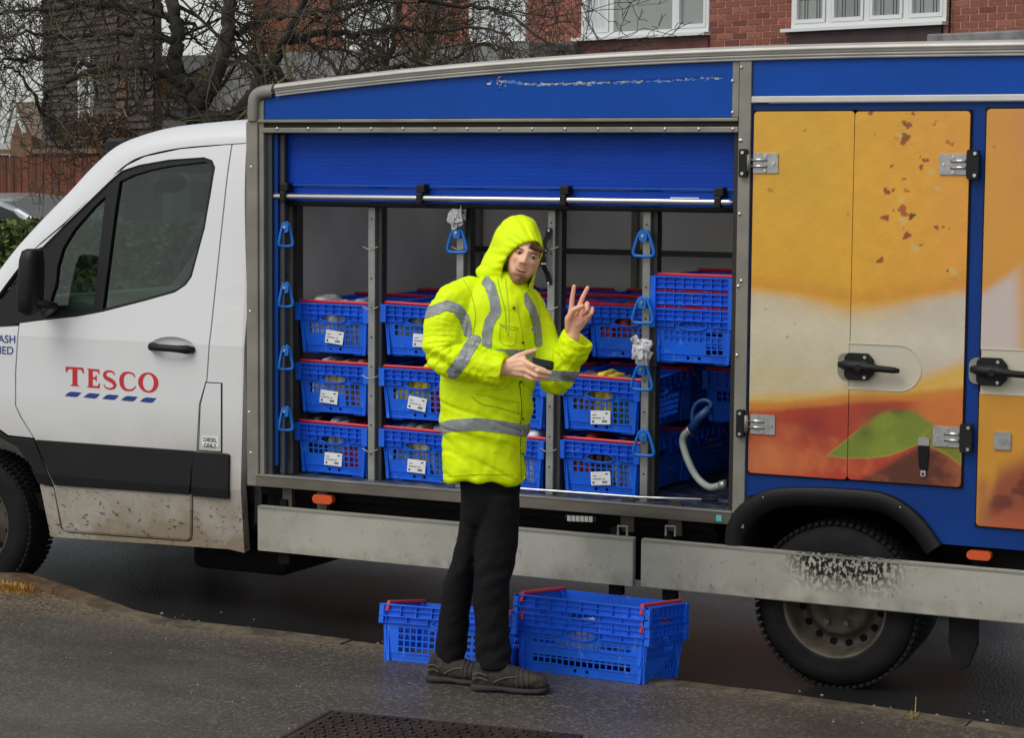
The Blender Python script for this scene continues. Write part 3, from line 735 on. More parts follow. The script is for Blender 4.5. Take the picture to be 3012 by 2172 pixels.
# window black surround
quarter = [(231,434),(205,458),(160,510),(136,549.5),(124,590),(120,630),(108,667),(117.5,691),(204,681)]
mainw = [(262,402),(290,388),(330,376),(374,367),(451,358),(462,362),(467,375),(458,432),(447,503),(431,562),(417,612),(405,629),(384,642),(320,661),(224,685)]
door = cab_sheet('door', seamR+door_bottom+seamL+blackB+gut_in, white_paint, holes=[[(382+51*math.cos(a),771+25*math.sin(a)-2.5*math.cos(a)*-1) for a in np.linspace(0,2*math.pi,25)[:-1]]], solid=.03)
door['label'] = 'white front passenger door with dirt along its lower half'
frame = cab_sheet('window_frame', [(44,716)]+blackB+[(75,555),(37,624),(5,659),(-20,690),(-20,722)], black_plastic, off=-.010, holes=[quarter, mainw], parent=door, solid=.03)
glass = mat('cab_glass', (.55,.66,.60), .03, spec=.5, trans=0, alpha=.30)
n_ = glass.node_tree; 
b_ = n_.nodes['Principled BSDF']; tr = n_.nodes.new('ShaderNodeBsdfTransparent'); tr.inputs[0].default_value = (.42,.53,.45,1)
gl = n_.nodes.new('ShaderNodeBsdfGlossy'); gl.inputs['Roughness'].default_value = .02; gl.inputs[0].default_value = (.8,.85,.82,1)
lw0 = n_.nodes.new('ShaderNodeLayerWeight'); lw0.inputs[0].default_value = .25; lw = n_.nodes.new('ShaderNodeMath'); lw.operation = 'MULTIPLY_ADD'; lw.inputs[1].default_value = .22; lw.inputs[2].default_value = .03; n_.links.new(lw0.outputs['Facing'], lw.inputs[0]); mxs = n_.nodes.new('ShaderNodeMixShader')
n_.links.new(lw.outputs[0], mxs.inputs[0]); n_.links.new(tr.outputs[0], mxs.inputs[1]); n_.links.new(gl.outputs[0], mxs.inputs[2]); n_.links.new(mxs.outputs[0], n_.nodes['Material Output'].inputs[0])
for nm,pg in (('window_pane',quarter),('window_pane',mainw)):
    me = sheet([qc(*p) for p in pg], (), lambda X,Z: ycab(X,Z)+.024, ZC); link(nm, me, door, glass)
# handle in its dish
def dish(cx_,cy_,rx,ry,depth,parent,slope=.05,name='handle_dish'):
    rings = []
    for t,s_ in ((0,1.0),(.25,.93),(.7,.78),(1,.5),(1.02,.05)):
        r_ = []
        for a in np.linspace(0,2*math.pi,25)[:-1]:
            X,Z = qc(cx_+rx*s_*math.cos(a), cy_+ry*s_*math.sin(a)+slope*rx*s_*math.cos(a)); r_.append((X, ycab(X,Z)+.001+depth*t, Z))
        rings.append(r_)
    m_ = MB().loft(rings, cap=False); return m_.build(name, white_paint, parent, smooth=True, recalc=True)
dish(382,771,51,25,.016,door)
hp = []
for x,y,d in ((334,766,.0),(342,767,-.022),(360,769,-.032),(400,772,-.032),(420,774,-.022),(430,775,.0)):
    X,Z = qc(x,y); hp.append((X,ycab(X,Z)+d,Z))
MB().tube(hp,[.012,.022,.017,.017,.022,.014],10).build('handle', black_plastic, door, smooth=True)
# cab sides, sill, fender
cab_sheet('cab_side', [(515,320),(546,318),(546,677),(541,1225),(508,1217),(112,1189),(88,1072),(118,1080),(134,1171),(140,1178),(149,1181.5),(413,1201),(423,1198),(427,1188),(428,1099),(428,1082),(437.6,997.8),(443,894.7),(459.7,839.5),(469,728),(498,452)], white_paint, solid=.05, bevel=.004)
cab_sheet('front_wing', [(41,722),(33,825),(33,898),(45,926),(73,970),(18,964),(-10,944),(-60,926),(-130,930),(-210,975),(-250,1060),(-330,1040),(-335,900),(-330,800),(-230,745),(-120,722),(-20,726)], white_paint, solid=.03)
cab_sheet('side_moulding', [(431,1000),(500,1004.3),(510,1007),(510,1103),(507,1105.5),(427,1098)], black_plastic, off=.014, solid=.03, bevel=.006)
cab_sheet('side_moulding', [(80,974),(433,999),(423.5,1096),(124,1075),(116,1060)], black_plastic, off=.014, solid=.03, bevel=.006)
cab_sheet('arch_liner', [(-60,934),(0,955),(18,968),(77,974),(112,1061),(119,1076),(86.5,1071),(70,1030),(40,990),(0,968),(-60,955)], black_plastic, off=.01, solid=.06)
# lower door shell: raised skirt panel of the door
cab_sheet('door_skirt', [(128,1080),(423,1099),(422,1184),(419,1192),(411,1194.5),(152,1175),(147,1171)], white_paint, off=.004, solid=.004, parent=door)
# fuel flap
cab_sheet('flap_gap', [(455.5,846),(492.5,848),(492.5,1003),(439,999),(443,895)], dark_hole, off=.0015, solid=.001, bevel=0)
flap = cab_sheet('fuel_flap', [(457.5,848.5),(490,850),(490,1000.5),(441.5,997),(445.5,896)], white_paint, off=.005, solid=.004)
X0,Z0 = qc(449,965); X1,Z1 = qc(486,990)
st = MB().box((X0,ycab(X0,Z0)-.0075,Z0-.0),(X1,ycab(X0,Z0)-.0055,Z1)).build('sticker', paper, flap)
for i,s in enumerate(('DIESEL','ONLY')):
    me = text_mesh(s, .026, .0006); a = vco(me); w_ = a[:,0].max()-a[:,0].min(); cx_ = (X0+X1)/2
    me.transform(Matrix.Translation((cx_-w_/2-a[:,0].min(), ycab(X0,Z0)-.0085, Z0-.026-i*.026)) @ Matrix.Rotation(math.pi/2,4,'X')); link('lettering', me, flap, ink)
# rounded roof edge, A pillar, roof, windscreen
n_s = 40
def resamp(pts, n):
    P = np.array(spline(pts, 12)); d = np.r_[0,np.cumsum(np.hypot(*np.diff(P,axis=0).T))]; t = np.linspace(0,d[-1],n); return np.c_[np.interp(t,d,P[:,0]),np.interp(t,d,P[:,1])]
gi = [np.interp(np.linspace(0,1,n_s), np.linspace(0,1,len(gutter)), [p[k] for p in spline(gutter,1)]) for k in (0,1)]
Gs = np.array(spline(gutter, 4)); Rs = np.array(spline(rim, 4))
rings = []; top = []
for g,r_ in zip(Gs,Rs):
    A = qc(*g); Ya = ycab(min(A[0],XREAR-.08),A[1]); Yb = Ya+.15; B = onY(r_[0],r_[1],Yb)
    ring = []
    for t in np.linspace(0,math.pi/2,9):
        ring.append((A[0]+(B[0]-A[0])*math.sin(t), Ya+(Yb-Ya)*(1-math.cos(t)), A[1]+(B[2]-A[1])*math.sin(t)))
    rings.append(ring); top.append((B[0],Yb,B[2]))
def mirror_y(me):
    me2 = me.copy(); a = vco(me2); a[:,1] = 2*YMID-a[:,1]; me2.vertices.foreach_set('co', a.ravel()); me2.flip_normals(); me2.update(); return me2
me = MB().loft(rings, close=False).mesh(recalc=False); me2 = mirror_y(me)
link('roof_edge', me, van, white_paint, smooth=True, solid=.0)
link('roof_edge', me2, van, white_paint, smooth=True)
cs = []
for p in top:
    cs.append([(p[0],p[1]+(2*(YMID-p[1]))*t, p[2]+.035*math.sin(math.pi*t)) for t in np.linspace(0,1,9)])
k0 = 18
MB().loft(cs[:k0+1], close=False).build('cab_roof', white_paint, van, smooth=True)
MB().loft(cs[k0:], close=False).build('windscreen', glass, van, smooth=True)
wing = [(c[-0][0],c[0][2]) for c in cs[-1:]]
bx0,_,bz0 = top[-1]
bon = [(bx0,bz0),(bx0-.25,bz0-.16),(-8.05,1.10),(-8.2,.95),(-8.22,.5),(-8.1,.35)]
MB().loft([[(x,V+.12,z),(x,V+.5,z+.03),(x,YMID,z+.04),(x,2*YMID-V-.5,z+.03),(x,2*YMID-V-.12,z)] for x,z in bon], close=False).build('bonnet', white_paint, van, smooth=True)
# roof unit seen over the windscreen
p = atD(277,314,CM[2]@(np.array([onY(277,314,YMID)[0],YMID,onY(277,314,YMID)[2]-H])))
MB().box((p[0]-.045,p[1]-.12,p[2]-.08),(p[0]+.09,p[1]+.12,p[2]+.02)).build('roof_beacon', black_plastic, van, bevel=.02)
# far side
for me,mm in ((door.data,white_paint),(frame.data,black_plastic)):
    m2 = me.copy(); a = vco(m2); L = root_loc(van); a[:,1] = 2*(YMID-L.y)-a[:,1]; m2.vertices.foreach_set('co',a.ravel()); m2.flip_normals(); m2.materials.clear(); m2.materials.append(black_plastic); o = link('far_door' if mm is white_paint else 'far_window_frame', m2, van, None, world=False, solid=.02)
for p4 in (['far_side',[(515,320),(546,318),(546,677),(541,1225),(428,1215),(428,1082),(469,728),(498,452)]],):
    me = sheet([qc(*p) for p in p4[1]], (), lambda X,Z: 2*YMID-ycab(X,Z), ZC); link(p4[0], me, van, white_paint)
# cab inside
MB().tube([(lambda t:(t[0],ycab(min(t[0],XREAR-.08),t[1])+.016,t[1]))(qc(*g)) for g in spline(gutter,3)],.014,6).build('door_gasket', rubber, van)
dash = mat('dashboard_grey', lin((112,122,116)), .5, var=.1, vscale=6)
dark_in = mat('cab_trim', lin((40,40,42)), .7, var=.2, vscale=8)
c0 = onY(125,560,V+.3); zb = qc(150,640)[1]
xa = qc(110,640)[0]; xb = qc(285,640)[0]
MB().prism([(xa-.5,1.46),(xa+.10,1.50),(xb-.12,1.46),(xb-.05,1.38),(xb-.12,1.0),(xa-.5,1.0)], V+.18, V+1.92).build('dashboard', dash, van, bevel=.03)
MB().box((XREAR-.60,V+.2,.5),(XREAR-.06,V+1.9,1.05)).build('bench_seat', dark_in, van, bevel=.05)
MB().box((XREAR-.22,V+.2,1.06),(XREAR-.07,V+1.9,1.30)).build('seat_back', dark_in, van, bevel=.05)
MB().box((xa-.3,V+.15,.42),(XREAR-.02,V+1.95,.5)).build('cab_floor', dark_hole, van)
MB().box((XREAR-.05,V+.14,.45),(XREAR-.01,V+1.96,2.30)).build('bulkhead', dark_in, van)
sw = Vector((xb+.12, V+1.45, 1.42)); R_ = Matrix.Rotation(math.radians(62),3,'Y')
ring = [sw+R_@Vector((.19*math.cos(a),.19*math.sin(a),0)) for a in np.linspace(0,2*math.pi,25)]
MB().tube(ring,.016,8).tube([sw+R_@Vector((-.19,0,0)),sw,sw+R_@Vector((.19,0,0))],.014,6).tube([sw,sw+R_@Vector((0,0,-.25))],.03,8).build('steering_wheel', dark_in, van, smooth=True)
rm = onY(376,404,V+.9)
MB().ellipsoid((rm[0],rm[1],rm[2]),.05,.14,.055).build('interior_mirror', dark_in, van, smooth=True)
MB().box((qc(310,365)[0],V+.25,qc(300,372)[1]-.02),(XREAR-.05,V+1.8,qc(300,372)[1]+.14)).build('sun_visor', dark_in, van, bevel=.02)
# door mirror
mp = lambda x,y,Y: tuple(onY(x,y,Y))
Ym = YC-.16
prof = [(62,551,.3),(60,560,.8),(58,600,1),(56,650,1),(54,685,.9),(58,697,.5)]
rings = []
for y_,xl,xr,dy in ((551,64,84,.03),(556,57,87,.05),(575,53,88,.06),(620,50,87,.065),(660,48,85,.065),(688,49,82,.06),(698,56,78,.04)):
    a = onY(xl,y_,Ym); b = onY(xr,y_,Ym); c_ = (a+b)/2; hw = (b[0]-a[0])/2; r_ = []
    for t in np.linspace(0,2*math.pi,17)[:-1]:
        sx = math.copysign(abs(math.cos(t))**.6, math.cos(t)); sy = math.copysign(abs(math.sin(t))**.6, math.sin(t)); r_.append((c_[0]+hw*sx, c_[1]+dy*sy, c_[2]))
    rings.append(r_)
mir = MB().loft(rings).build('door_mirror', black_plastic, van, smooth=True, recalc=True)
a = onY(78,670,Ym); b = qc(100,690)
MB().tube([a,(a[0]+.05,Ym+.08,a[2]-.02),(b[0],ycab(*b)+.01,b[1])],[.022,.020,.03],10).build('mirror_arm', black_plastic, mir, smooth=True)
# lettering TESCO
def letters():
    out = []
    T = [(0,1),(.80,1),(.84,.72),(.79,.72),(.70,.88),(.53,.89),(.53,.10),(.64,0),(.20,0),(.31,.10),(.31,.89),(.14,.88),(.05,.72),(0,.72)]
    E_ = [(0,1),(.74,1),(.77,.75),(.72,.75),(.64,.89),(.36,.89),(.36,.57),(.50,.57),(.55,.67),(.60,.67),(.60,.37),(.55,.37),(.50,.46),(.36,.46),(.36,.11),(.64,.11),(.75,.28),(.80,.28),(.76,0),(0,0),(.11,.08),(.11,.92)]
    out.append((T,None)); out.append((E_,None))
    def stroke(P, W):
        P = np.array(spline(P,5)); W = np.interp(np.linspace(0,1,len(P)), np.linspace(0,1,len(W)), W)
        T_ = np.gradient(P,axis=0); N = np.c_[-T_[:,1],T_[:,0]]/np.hypot(T_[:,0],T_[:,1])[:,None]
        return [tuple(p) for p in P+N*W[:,None]/2]+[tuple(p) for p in (P-N*W[:,None]/2)[::-1]]
    S = stroke([(.66,.76),(.60,.90),(.40,.955),(.20,.90),(.12,.76),(.18,.62),(.40,.51),(.60,.40),(.68,.25),(.60,.10),(.38,.045),(.18,.10),(.07,.26)],[.04,.09,.10,.12,.18,.21,.22,.21,.18,.12,.09,.08,.04])
    out.append((S,None))
    C_ = stroke([(.78,.74),(.68,.90),(.46,.955),(.24,.88),(.12,.68),(.11,.48),(.14,.28),(.27,.10),(.48,.045),(.70,.12),(.82,.28)],[.05,.09,.10,.15,.21,.22,.21,.15,.10,.08,.04])
    out.append((C_,None))
    el = lambda cx_,cy_,rx,ry: [(cx_+rx*math.cos(a),cy_+ry*math.sin(a)) for a in np.linspace(0,2*math.pi,29)[:-1]]
    out.append((el(.46,.5,.46,.51),el(.46,.5,.25,.42)))
    return out
# each letter's left x, baseline y, height and width in the photo
LP = [(145.5,854,42,41),(192,858,42,30),(227,862,43,31),(264.5,865,43,37),(306,868,44,45)]
for (o_,h_),(x0,y0,hh,ww) in zip(letters(), LP):
    wmax = max(p[0] for p in o_); f = lambda p: qc(x0+p[0]/wmax*ww, y0-p[1]*hh+p[0]*3.0)
    me = sheet([f(p) for p in o_], [[f(p) for p in h_]] if h_ else [], lambda X,Z: ycab(X,Z)-.0015); link('letter', me, door, red_ink)
for i in range(5):
    x0 = 143+i*41.6; y0 = 877+i*3.15
    pg = [(x0,y0),(x0+9,y0-7.5),(x0+15,y0-9.5),(x0+37.5,y0-7.5),(x0+29,y0+1.5),(x0+23,y0+2.6)]
    me = sheet([qc(*p) for p in pg], (), lambda X,Z: ycab(X,Z)-.0015); link('stripe', me, door, blue_ink)
for s,xr,yb,hh in (('ASH',34,760,17),('NED',30,785,17)):
    me = text_mesh(s,1.,.012); a = vco(me); a = a[:, :2]; hcap = a[:,1].max(); x1_ = a[:,0].max(); sc = hh/hcap
    new = np.array([[*((lambda t:(t[0],ycab(*t)-.0015,t[1]))(qc(xr-(x1_-u)*sc*.88, yb-v*sc+ (u-x1_)*sc*.03)))] for u,v in a]); me.vertices.foreach_set('co', new.ravel()); me.update()
    link('lettering', me, van, blue_ink)

# ---------------- wheels
def wheel(X, R, Y0, hub_out):
    t = empty('wheel', (X,Y0,R)); t.parent = van; t.location = Vector((X,Y0,R))-root_loc(van)
    wv = .215
    prof = [(.212,.02),(.222,.0),(.235,.004),(.27,-.006),(.30,.0),(.325,.014),(R-.012,.028),(R,.045),(R,wv-.045),(R-.012,wv-.028),(.30,wv),(.235,wv-.01),(.21,wv-.02)]
    v_,f_ = rev_y((X,R),[(r_,Y0+y_) for r_,y_ in prof],64)
    ty = MB().add(v_,f_).build('tyre', rubber, t, smooth=True, recalc=True)
    tb = MB()
    for k in range(72):
        a = 2*math.pi*k/72
        for j,(ya,yb,da) in enumerate(((.012,.055,0),(.065,.10,.04),(.112,.15,0),(.16,.203,.04))):
            aa = a+da; cc = np.array([X+math.cos(aa)*(R+.000),0,R+math.sin(aa)*R]); er = np.array([math.cos(aa),0,math.sin(aa)]); et = np.array([-math.sin(aa),0,math.cos(aa)])
            cc[1] = Y0+(ya+yb)/2; tb.obox(cc, er*(.007 if 0<j<3 else .006), np.array([0,(yb-ya)/2,0]), et*.0095)
    o = tb.build('tread', rubber, ty); o['kind'] = 'stuff'
    rim_m = MATS.get('dirty_rim') or mat('dirty_rim', lin((76,69,58)), .65, .15, var=.35, vscale=12, detail=6)
    if hub_out: pr = [(.222,.012),(.222,.0),(.214,.002),(.206,.02),(.198,.06),(.175,.075),(.16,.075),(.135,.045),(.11,.035),(.075,.034),(.07,.015),(.0,.012)]
    else: pr = [(.222,.012),(.222,.0),(.214,.002),(.207,.015),(.20,.05),(.185,.105),(.165,.11),(.142,.10),(.135,.07),(.125,.055),(.11,.05),(.055,.05),(.05,.04),(.0,.04)]
    v_,f_ = rev_y((X,R),[(max(r_,.001),Y0+y_) for r_,y_ in pr],64)
    rm_ = MB().add(v_,f_).build('rim', rim_m, t, smooth=True, recalc=True)
    hb = MB()
    nh = 16 if not hub_out else 12
    for k in range(nh):
        a = 2*math.pi*(k+.5)/nh; rr = .172
        rx_,rz_ = .014,.012
        yy = Y0+(.1045 if not hub_out else .0745)
        if hub_out:   # long slots
            er = np.array([math.cos(a),0,math.sin(a)]); et = np.array([-math.sin(a),0,math.cos(a)])
            hb.obox(np.array([X,yy-.004,R])+er*.160, er*.026, (0,.004,0), et*.011)
        else: hb.disc_y((X+rr*math.cos(a), R+rr*math.sin(a)), .0155, yy-.004, yy+.006, 12)
    hb.build('rim_hole', dark_hole, rm_)['kind'] = 'stuff'
    nb = MB()
    for k in range(6):
        a = 2*math.pi*k/6; nb.disc_y((X+.085*math.cos(a), R+.085*math.sin(a)), .013, Y0+(.03 if not hub_out else .02), Y0+.056, 6)
    nb.build('wheel_nut', rim_m, rm_)['kind'] = 'stuff'
    return t
XRW = onY(1846,1346,V+.03)[0]; XFW = XRW-4.325-.19; RW = .345
wheel(XRW, RW, V+.035, False); wheel(XFW, RW, V+.06, True)
for X in (XRW,XFW):
    v_,f_ = rev_y((X,RW),[(.2,V+1.82),(.3,V+1.82),(RW,V+1.86),(RW,V+2.0),(.2,V+2.02)],32); MB().add(v_,f_).build('far_tyre', rubber, van, smooth=True)
v_,f_ = rev_y((XRW,RW),[(.2,V+.29),(.3,V+.28),(RW-.01,V+.30),(RW-.01,V+.46),(.2,V+.48)],48); MB().add(v_,f_).build('inner_tyre', rubber, van, smooth=True)
MB().tube([(XRW,V+.1,RW),(XRW,V+1.9,RW)],.06,10).build('axle', dark_hole, van)
MB().tube([(XFW,V+.2,RW),(XFW,V+1.8,RW)],.05,10).build('axle', dark_hole, van)

# ---------------- box body
b0 = q(547,300)[0]; b1 = q(573,300)[0]; xin = q(584,300)[0]; xp0 = q(1636,300)[0]; xp1 = q(1663,300)[0]; xend = -.55
zrail = q(800,262)[1]; zsill = q(570,1050)[1]; zsb = q(570,1077)[1]
YB = V+2.12
xi = q(597,600)[0]
box_i = inner_grey
# left pillar (two faces) and right pillar
MB().prism([(b0,zsb),(b1,zsb),(b1,q(560,268)[1]),(b0,q(560,268)[1])], V-.012, V+.05).build('corner_pillar', alu, van, bevel=.006)
MB().box((b1+.001,V-.002,zsill),(xin-.0,V+.06,zrail-.03)).build('door_jamb', alu, van, bevel=.003)
MB().box((xp0,V-.008,q(1640,1170)[1]),(xp1,V+.05,q(1650,133)[1])).build('corner_pillar', alu, van, bevel=.003)
# corner moulding
upl = [(613.7,184),(736,167.6),(886,152.6),(1035.6,137),(1129,130),(1289,119),(1449.6,107.5),(1656,101),(1731,98.8),(1952,91.6),(2267,85.7),(2500,82)]
lol = [(607.7,214.8),(736,199),(886,182.5),(1035.6,169),(1204,158.6),(1289,150.9),(1449.6,141.5),(1623,136),(1666.7,133.4),(1952,128),(2267,123.4),(2500,121)]
U = [onY(*p) for p in upl]; Lw = [onY(*p) for p in lol]
xs = np.linspace(U[0][0], U[-1][0]+.35, 70)
Ux = np.array([[u[0],u[2]] for u in U]); Lx = np.array([[u[0],u[2]] for u in Lw])
zu = lambda x: np.interp(x,Ux[:,0],Ux[:,1]); zl = lambda x: np.interp(x,Lx[:,0],Lx[:,1])
# smooth both curves
def smooth_fit(A):
    c_ = np.polyfit(A[:,0],A[:,1],4); return lambda x: np.polyval(c_, np.clip(x,A[0,0],A[-1,0]))
zu, zl = smooth_fit(Ux), smooth_fit(Lx)
prof = [(0,.0),(.0,-.014),(.14,-.016),(.17,-.010),(.19,-.018),(.33,-.020),(.36,-.013),(.38,-.021),(.5,-.024),(.62,-.03),(.8,-.026),(.93,-.008),(1.0,.03),(1.0,.08)]
rings = [[(x,V+o_,zl(x)+(zu(x)-zl(x))*t) for t,o_ in prof] for x in xs]
roof_trim = mat('roof_trim_aluminium', lin((186,182,174)), .42, .25, var=.08, vscale=6, bump=.05, bscale=20)
node_mix(roof_trim, lambda n,p: mul(n, noise_fac(n,p,5,.5,.75,6,(.6,1,6)), .5), lin((130,122,108)))
MB().loft(rings, close=False).build('roof_trim', roof_trim, van, smooth=False, bevel=.003)
MB().loft([[(x,V+.08,zu(x)),(x,V+1.06,zu(x)+.02),(x,YB-.02,zu(x))] for x in xs], close=False).build('box_roof', grp_roof, van, smooth=True)
cm_o = [(548,268),(548,235),(550,215),(557,201),(568,192),(585,186),(606,184.5)]
cm_i = [(572,268),(573,240),(574,228),(577,221),(583,218),(592,216.5),(606,215.5)]
O_ = spline(cm_o,3); I_ = spline(cm_i,3); rings = []
for a,b in zip(O_,I_):
    A = onY(a[0],a[1]); B = onY(b[0],b[1]); rings.append([tuple(B+np.array([0,.02,0])),tuple(B+np.array([0,-.014,0])),tuple(B*.75+A*.25+np.array([0,-.022,0])),tuple(B*.35+A*.65+np.array([0,-.024,0])),tuple(B*.08+A*.92+np.array([0,-.006,0])),tuple(A+np.array([0,.04,0])),tuple(A+np.array([0,.09,0]))])
MB().loft(rings, close=False).build('corner_moulding', alu, van, smooth=True)
MB().box((b1,V-.002,zrail-.03),(q(584,230)[0],V+.03,q(580,222)[1])).build('panel_edge', alu, van)
# top blue panel left
zb_ = q(800,262)[1]
xl_,xr_ = q(583,250)[0], q(1621,250)[0]
pts = [(xl_,zb_),(xr_,zb_)]+[(x,zl(x)+.01) for x in np.linspace(xr_,xl_,16)]
MB().prism(pts, V+.004, V+.03).build('top_panel', blue_panel, van)
MB().prism([(xr_,zb_),(xp0-.004,zb_),(xp0-.004,zl(xp0)+.01),(xr_,zl(xr_)+.01)], V-.001, V+.03).build('panel_edge', alu, van)
# long scrape in the paint
sm = MB(); cc = []; rs = random.Random(7)
def scr(x,y,l,h,c):
    n0 = len(sm.v); X,Z = q(x,y); k = rs.randint(5,8); pg = []
    for i in range(k):
        a = 2*math.pi*i/k+rs.uniform(-.3,.3); pg.append((X+l*math.cos(a)*rs.uniform(.6,1.1), Z+h*math.sin(a)*rs.uniform(.5,1.1)))
    sm.add([(p_[0],V+.0028+rs.uniform(-.0006,.0006),p_[1]) for p_ in pg],[tuple(range(k))]); cc.extend([c]*k)
for i in range(330):
    t = rs.random(); x = 1098+t*510; base = np.interp(x,[1098,1180,1290,1480,1608],[178,186.5,184,178,171])
    if t < .62: dens = 1
    else: dens = .55
    if rs.random() > dens: continue
    pale = rs.random() < (.45 if .13 < t < .42 else .16)
    c = lin((205,200,170)) if pale else lin((70,120,195)) if rs.random() < .7 else lin((110,150,200))
    scr(x, base+rs.gauss(0,1.6), rs.uniform(.003,.016), rs.uniform(.0012,.0045), c)
for i in range(75): scr(1098+i*6.8+rs.uniform(-2,2), np.interp(1098+i*6.8,[1098,1180,1290,1480,1608],[176,183.5,181,175,168])-1, .013,.0022, lin((2,28,100)))
for i in range(30): scr(1103+rs.gauss(0,9), 182+rs.gauss(0,4.5), rs.uniform(.003,.012), rs.uniform(.002,.006), rs.choice([lin((200,205,200)),lin((3,25,90)),lin((80,130,200)),lin((3,25,90))]))
me = sm.mesh('scrape'); set_colors(me, cc); link('paint_scrape', me, van, mat('scraped_paint', (1,1,1), .6, attr='Col'))
# rail above the opening
x0r,x1r = b1, xp0-.002
Z_ = lambda y: q(1100,y)[1]
MB().box((x0r,V-.012,Z_(270)),(x1r,V+.02,Z_(262.5))).build('opening_rail', alu, van, bevel=.003)
MB().box((x0r+.01,V+.018,Z_(281)),(x1r,V+.03,Z_(270)-.001)).build('rail_recess', mat('recess_brown', lin((62,54,46)), .8), van)  # dark brown strip set back between the two rails
MB().box((x0r+.02,V-.006,Z_(293.5)),(x1r,V+.03,Z_(281)-.001)).build('opening_rail', alu, van, bevel=.003)
rv = MB()
def rivet(x, y, yo=-.006, r=.0075, Yb=V):
    X,Z = q(x,y); v_,f_ = rev_y((X,Z),[(r,Yb+yo),(r*.9,Yb+yo-.003),(r*.5,Yb+yo-.005),(.0005,Yb+yo-.0055)],10); rv.add(v_,f_)
for i in range(15): rivet(615+i*69.7*(1+i*.0035)*.985, 284.5+i*.1)
for y in (179,222+27): rivet(1622,y,-.001)
for y in (149,311,622,768): rivet(1642.5,y,-.008) if y<700 else None
for x,y in ((1640,311),(1639,474),(1636,634),(1633,787),(558,370),(556,690),(554,913),(558,1003)): rivet(x,y,-.009)
rv.build('rivet', chrome, van, smooth=False)['kind'] = 'stuff'
# shutter: rolled half way down, slats one by one
sh = empty('roller_shutter'); sh.parent = van; sh.location = (0,0,0)
sh.location = Vector((q(1100,350)[0], V+.09, q(1100,350)[1]))-root_loc(van)
ys = np.linspace(294,412,13)
xs0, xs1 = q(614,350)[0], q(1628,350)[0]
Ysh = V+.085
for i in range(12):
    za,zb2 = q(1100,ys[i],Ysh)[1], q(1100,ys[i+1],Ysh)[1]
    m_ = MB(); h_ = za-zb2
    m_.loft([[(x,Ysh+o_,za-h_*t) for t,o_ in ((.004,.001),(.004,.0),(.1,-.0003),(.5,-.0004),(.9,-.0003),(.992,.0),(.992,.001))] for x in (xs0,xs1)], close=False); m_.build('slat', blue_shutter, sh, smooth=False, recalc=True)
zA,zB2,zC = q(1100,412,Ysh)[1], q(1100,418,Ysh)[1], q(1100,446,Ysh)[1]
MB().box((xs0,Ysh-.016,zB2),(xs1,Ysh,zA)).build('bottom_rail', blue_panel, sh, bevel=.003)
MB().box((xs0,Ysh-.008,zC-.012),(xs1,Ysh+.01,zB2-.002)).build('bottom_rail', blue_shutter, sh, bevel=.003)
MB().box((xs0,Ysh-.006,zC-.035),(xs1,Ysh+.012,zC-.013)).build('rubber_seal', rubber, sh, bevel=.006)
zt = q(1100,441,Ysh-.05)[1]
Xa,Xb = q(598,433,Ysh-.05)[0], q(1629,451,Ysh-.05)[0]
MB().tube([(Xa,Ysh-.05,zt),(Xa+.03,Ysh-.05,zt),(Xb-.03,Ysh-.05,zt),(Xb,Ysh-.05,zt)],[.004,.0135,.0135,.005],14).build('pull_bar', chrome, sh, smooth=True)
for x,y in ((631,420),(933,424),(1251,428),(1593,432)):
    X = q(x,y,Ysh-.05)[0]
    MB().box((X-.022,Ysh-.062,zt+.022),(X+.020,Ysh-.004,zt+.062)).box((X-.018,Ysh-.072,zt-.026),(X+.012,Ysh-.032,zt+.024)).build('bar_clip', black_plastic, sh, bevel=.006)
X = q(1515,440,Ysh)[0]
MB().box((X-.06,Ysh-.0105,q(1515,444,Ysh)[1]),(X+.07,Ysh-.0085,q(1515,437,Ysh)[1])).build('sticker', paper, sh)
MB().box((xin-.02,V+.10,zrail-.02),(xp0+.02,V+.30,zrail+.10)).build('shutter_box', dark_hole, van)
# shutter guides
MB().box((q(584,600)[0],V+.02,zsill-.0),(q(597,600)[0],V+.10,zrail-.04)).build('shutter_guide', mat('dark_guide', lin((52,56,62)), .5), van, bevel=.002)
MB().box((q(597,600)[0]+.001,V+.035,zsill+.04),(q(606,600)[0],V+.10,zrail-.07)).build('shutter_guide', blue_frame, van, bevel=.002)
MB().box((q(606,600)[0]+.001,V+.05,zsill),(q(617,600)[0],V+.075,zrail-.07)).build('shutter_guide', MATS['dark_guide'], van, bevel=.002)
MB().box((q(1617,600)[0],V+.02,zsill),(xp0-.001,V+.12,zrail-.04)).build('shutter_guide', mat('dark_brown_guide', lin((38,32,30)), .6), van, bevel=.002)
# inside walls, floor, ceiling
xL, xR = q(584,600)[0]-.02, xp0+.02
zF = zsill-.01; zT = zrail+.02
MB().box((xL-.03,V+.05,zF),(xL,YB,zT)).build('inner_wall', box_i, van)
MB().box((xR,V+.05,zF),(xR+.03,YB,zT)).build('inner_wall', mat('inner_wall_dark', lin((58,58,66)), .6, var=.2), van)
MB().box((xL,YB-.03,zF),(xR,YB,zT)).build('inner_wall', box_i, van)
MB().add([(xL,V+.31,zT+.003),(xR,V+.31,zT+.003),(xR,YB,zT+.003),(xL,YB,zT+.003)],[(0,1,2,3)]).build('inner_ceiling', grp_roof, van)
floor_m = mat('van_floor', lin((40,52,78)), .5, c2=lin((110,112,112)), vscale=14, lo=.5, hi=.7)
MB().box((xL,V+.02,zF-.04),(xR,YB,zF)).build('inner_floor', floor_m, van)
# outer side shells
MB().box((b0,YB,zsb),(xend,YB+.03,q(1100,150)[1])).build('far_wall', white_paint, van)
MB().box((b0,V+.051,zsb),(b0+.03,YB,q(560,240)[1])).build('front_wall', white_paint, van)
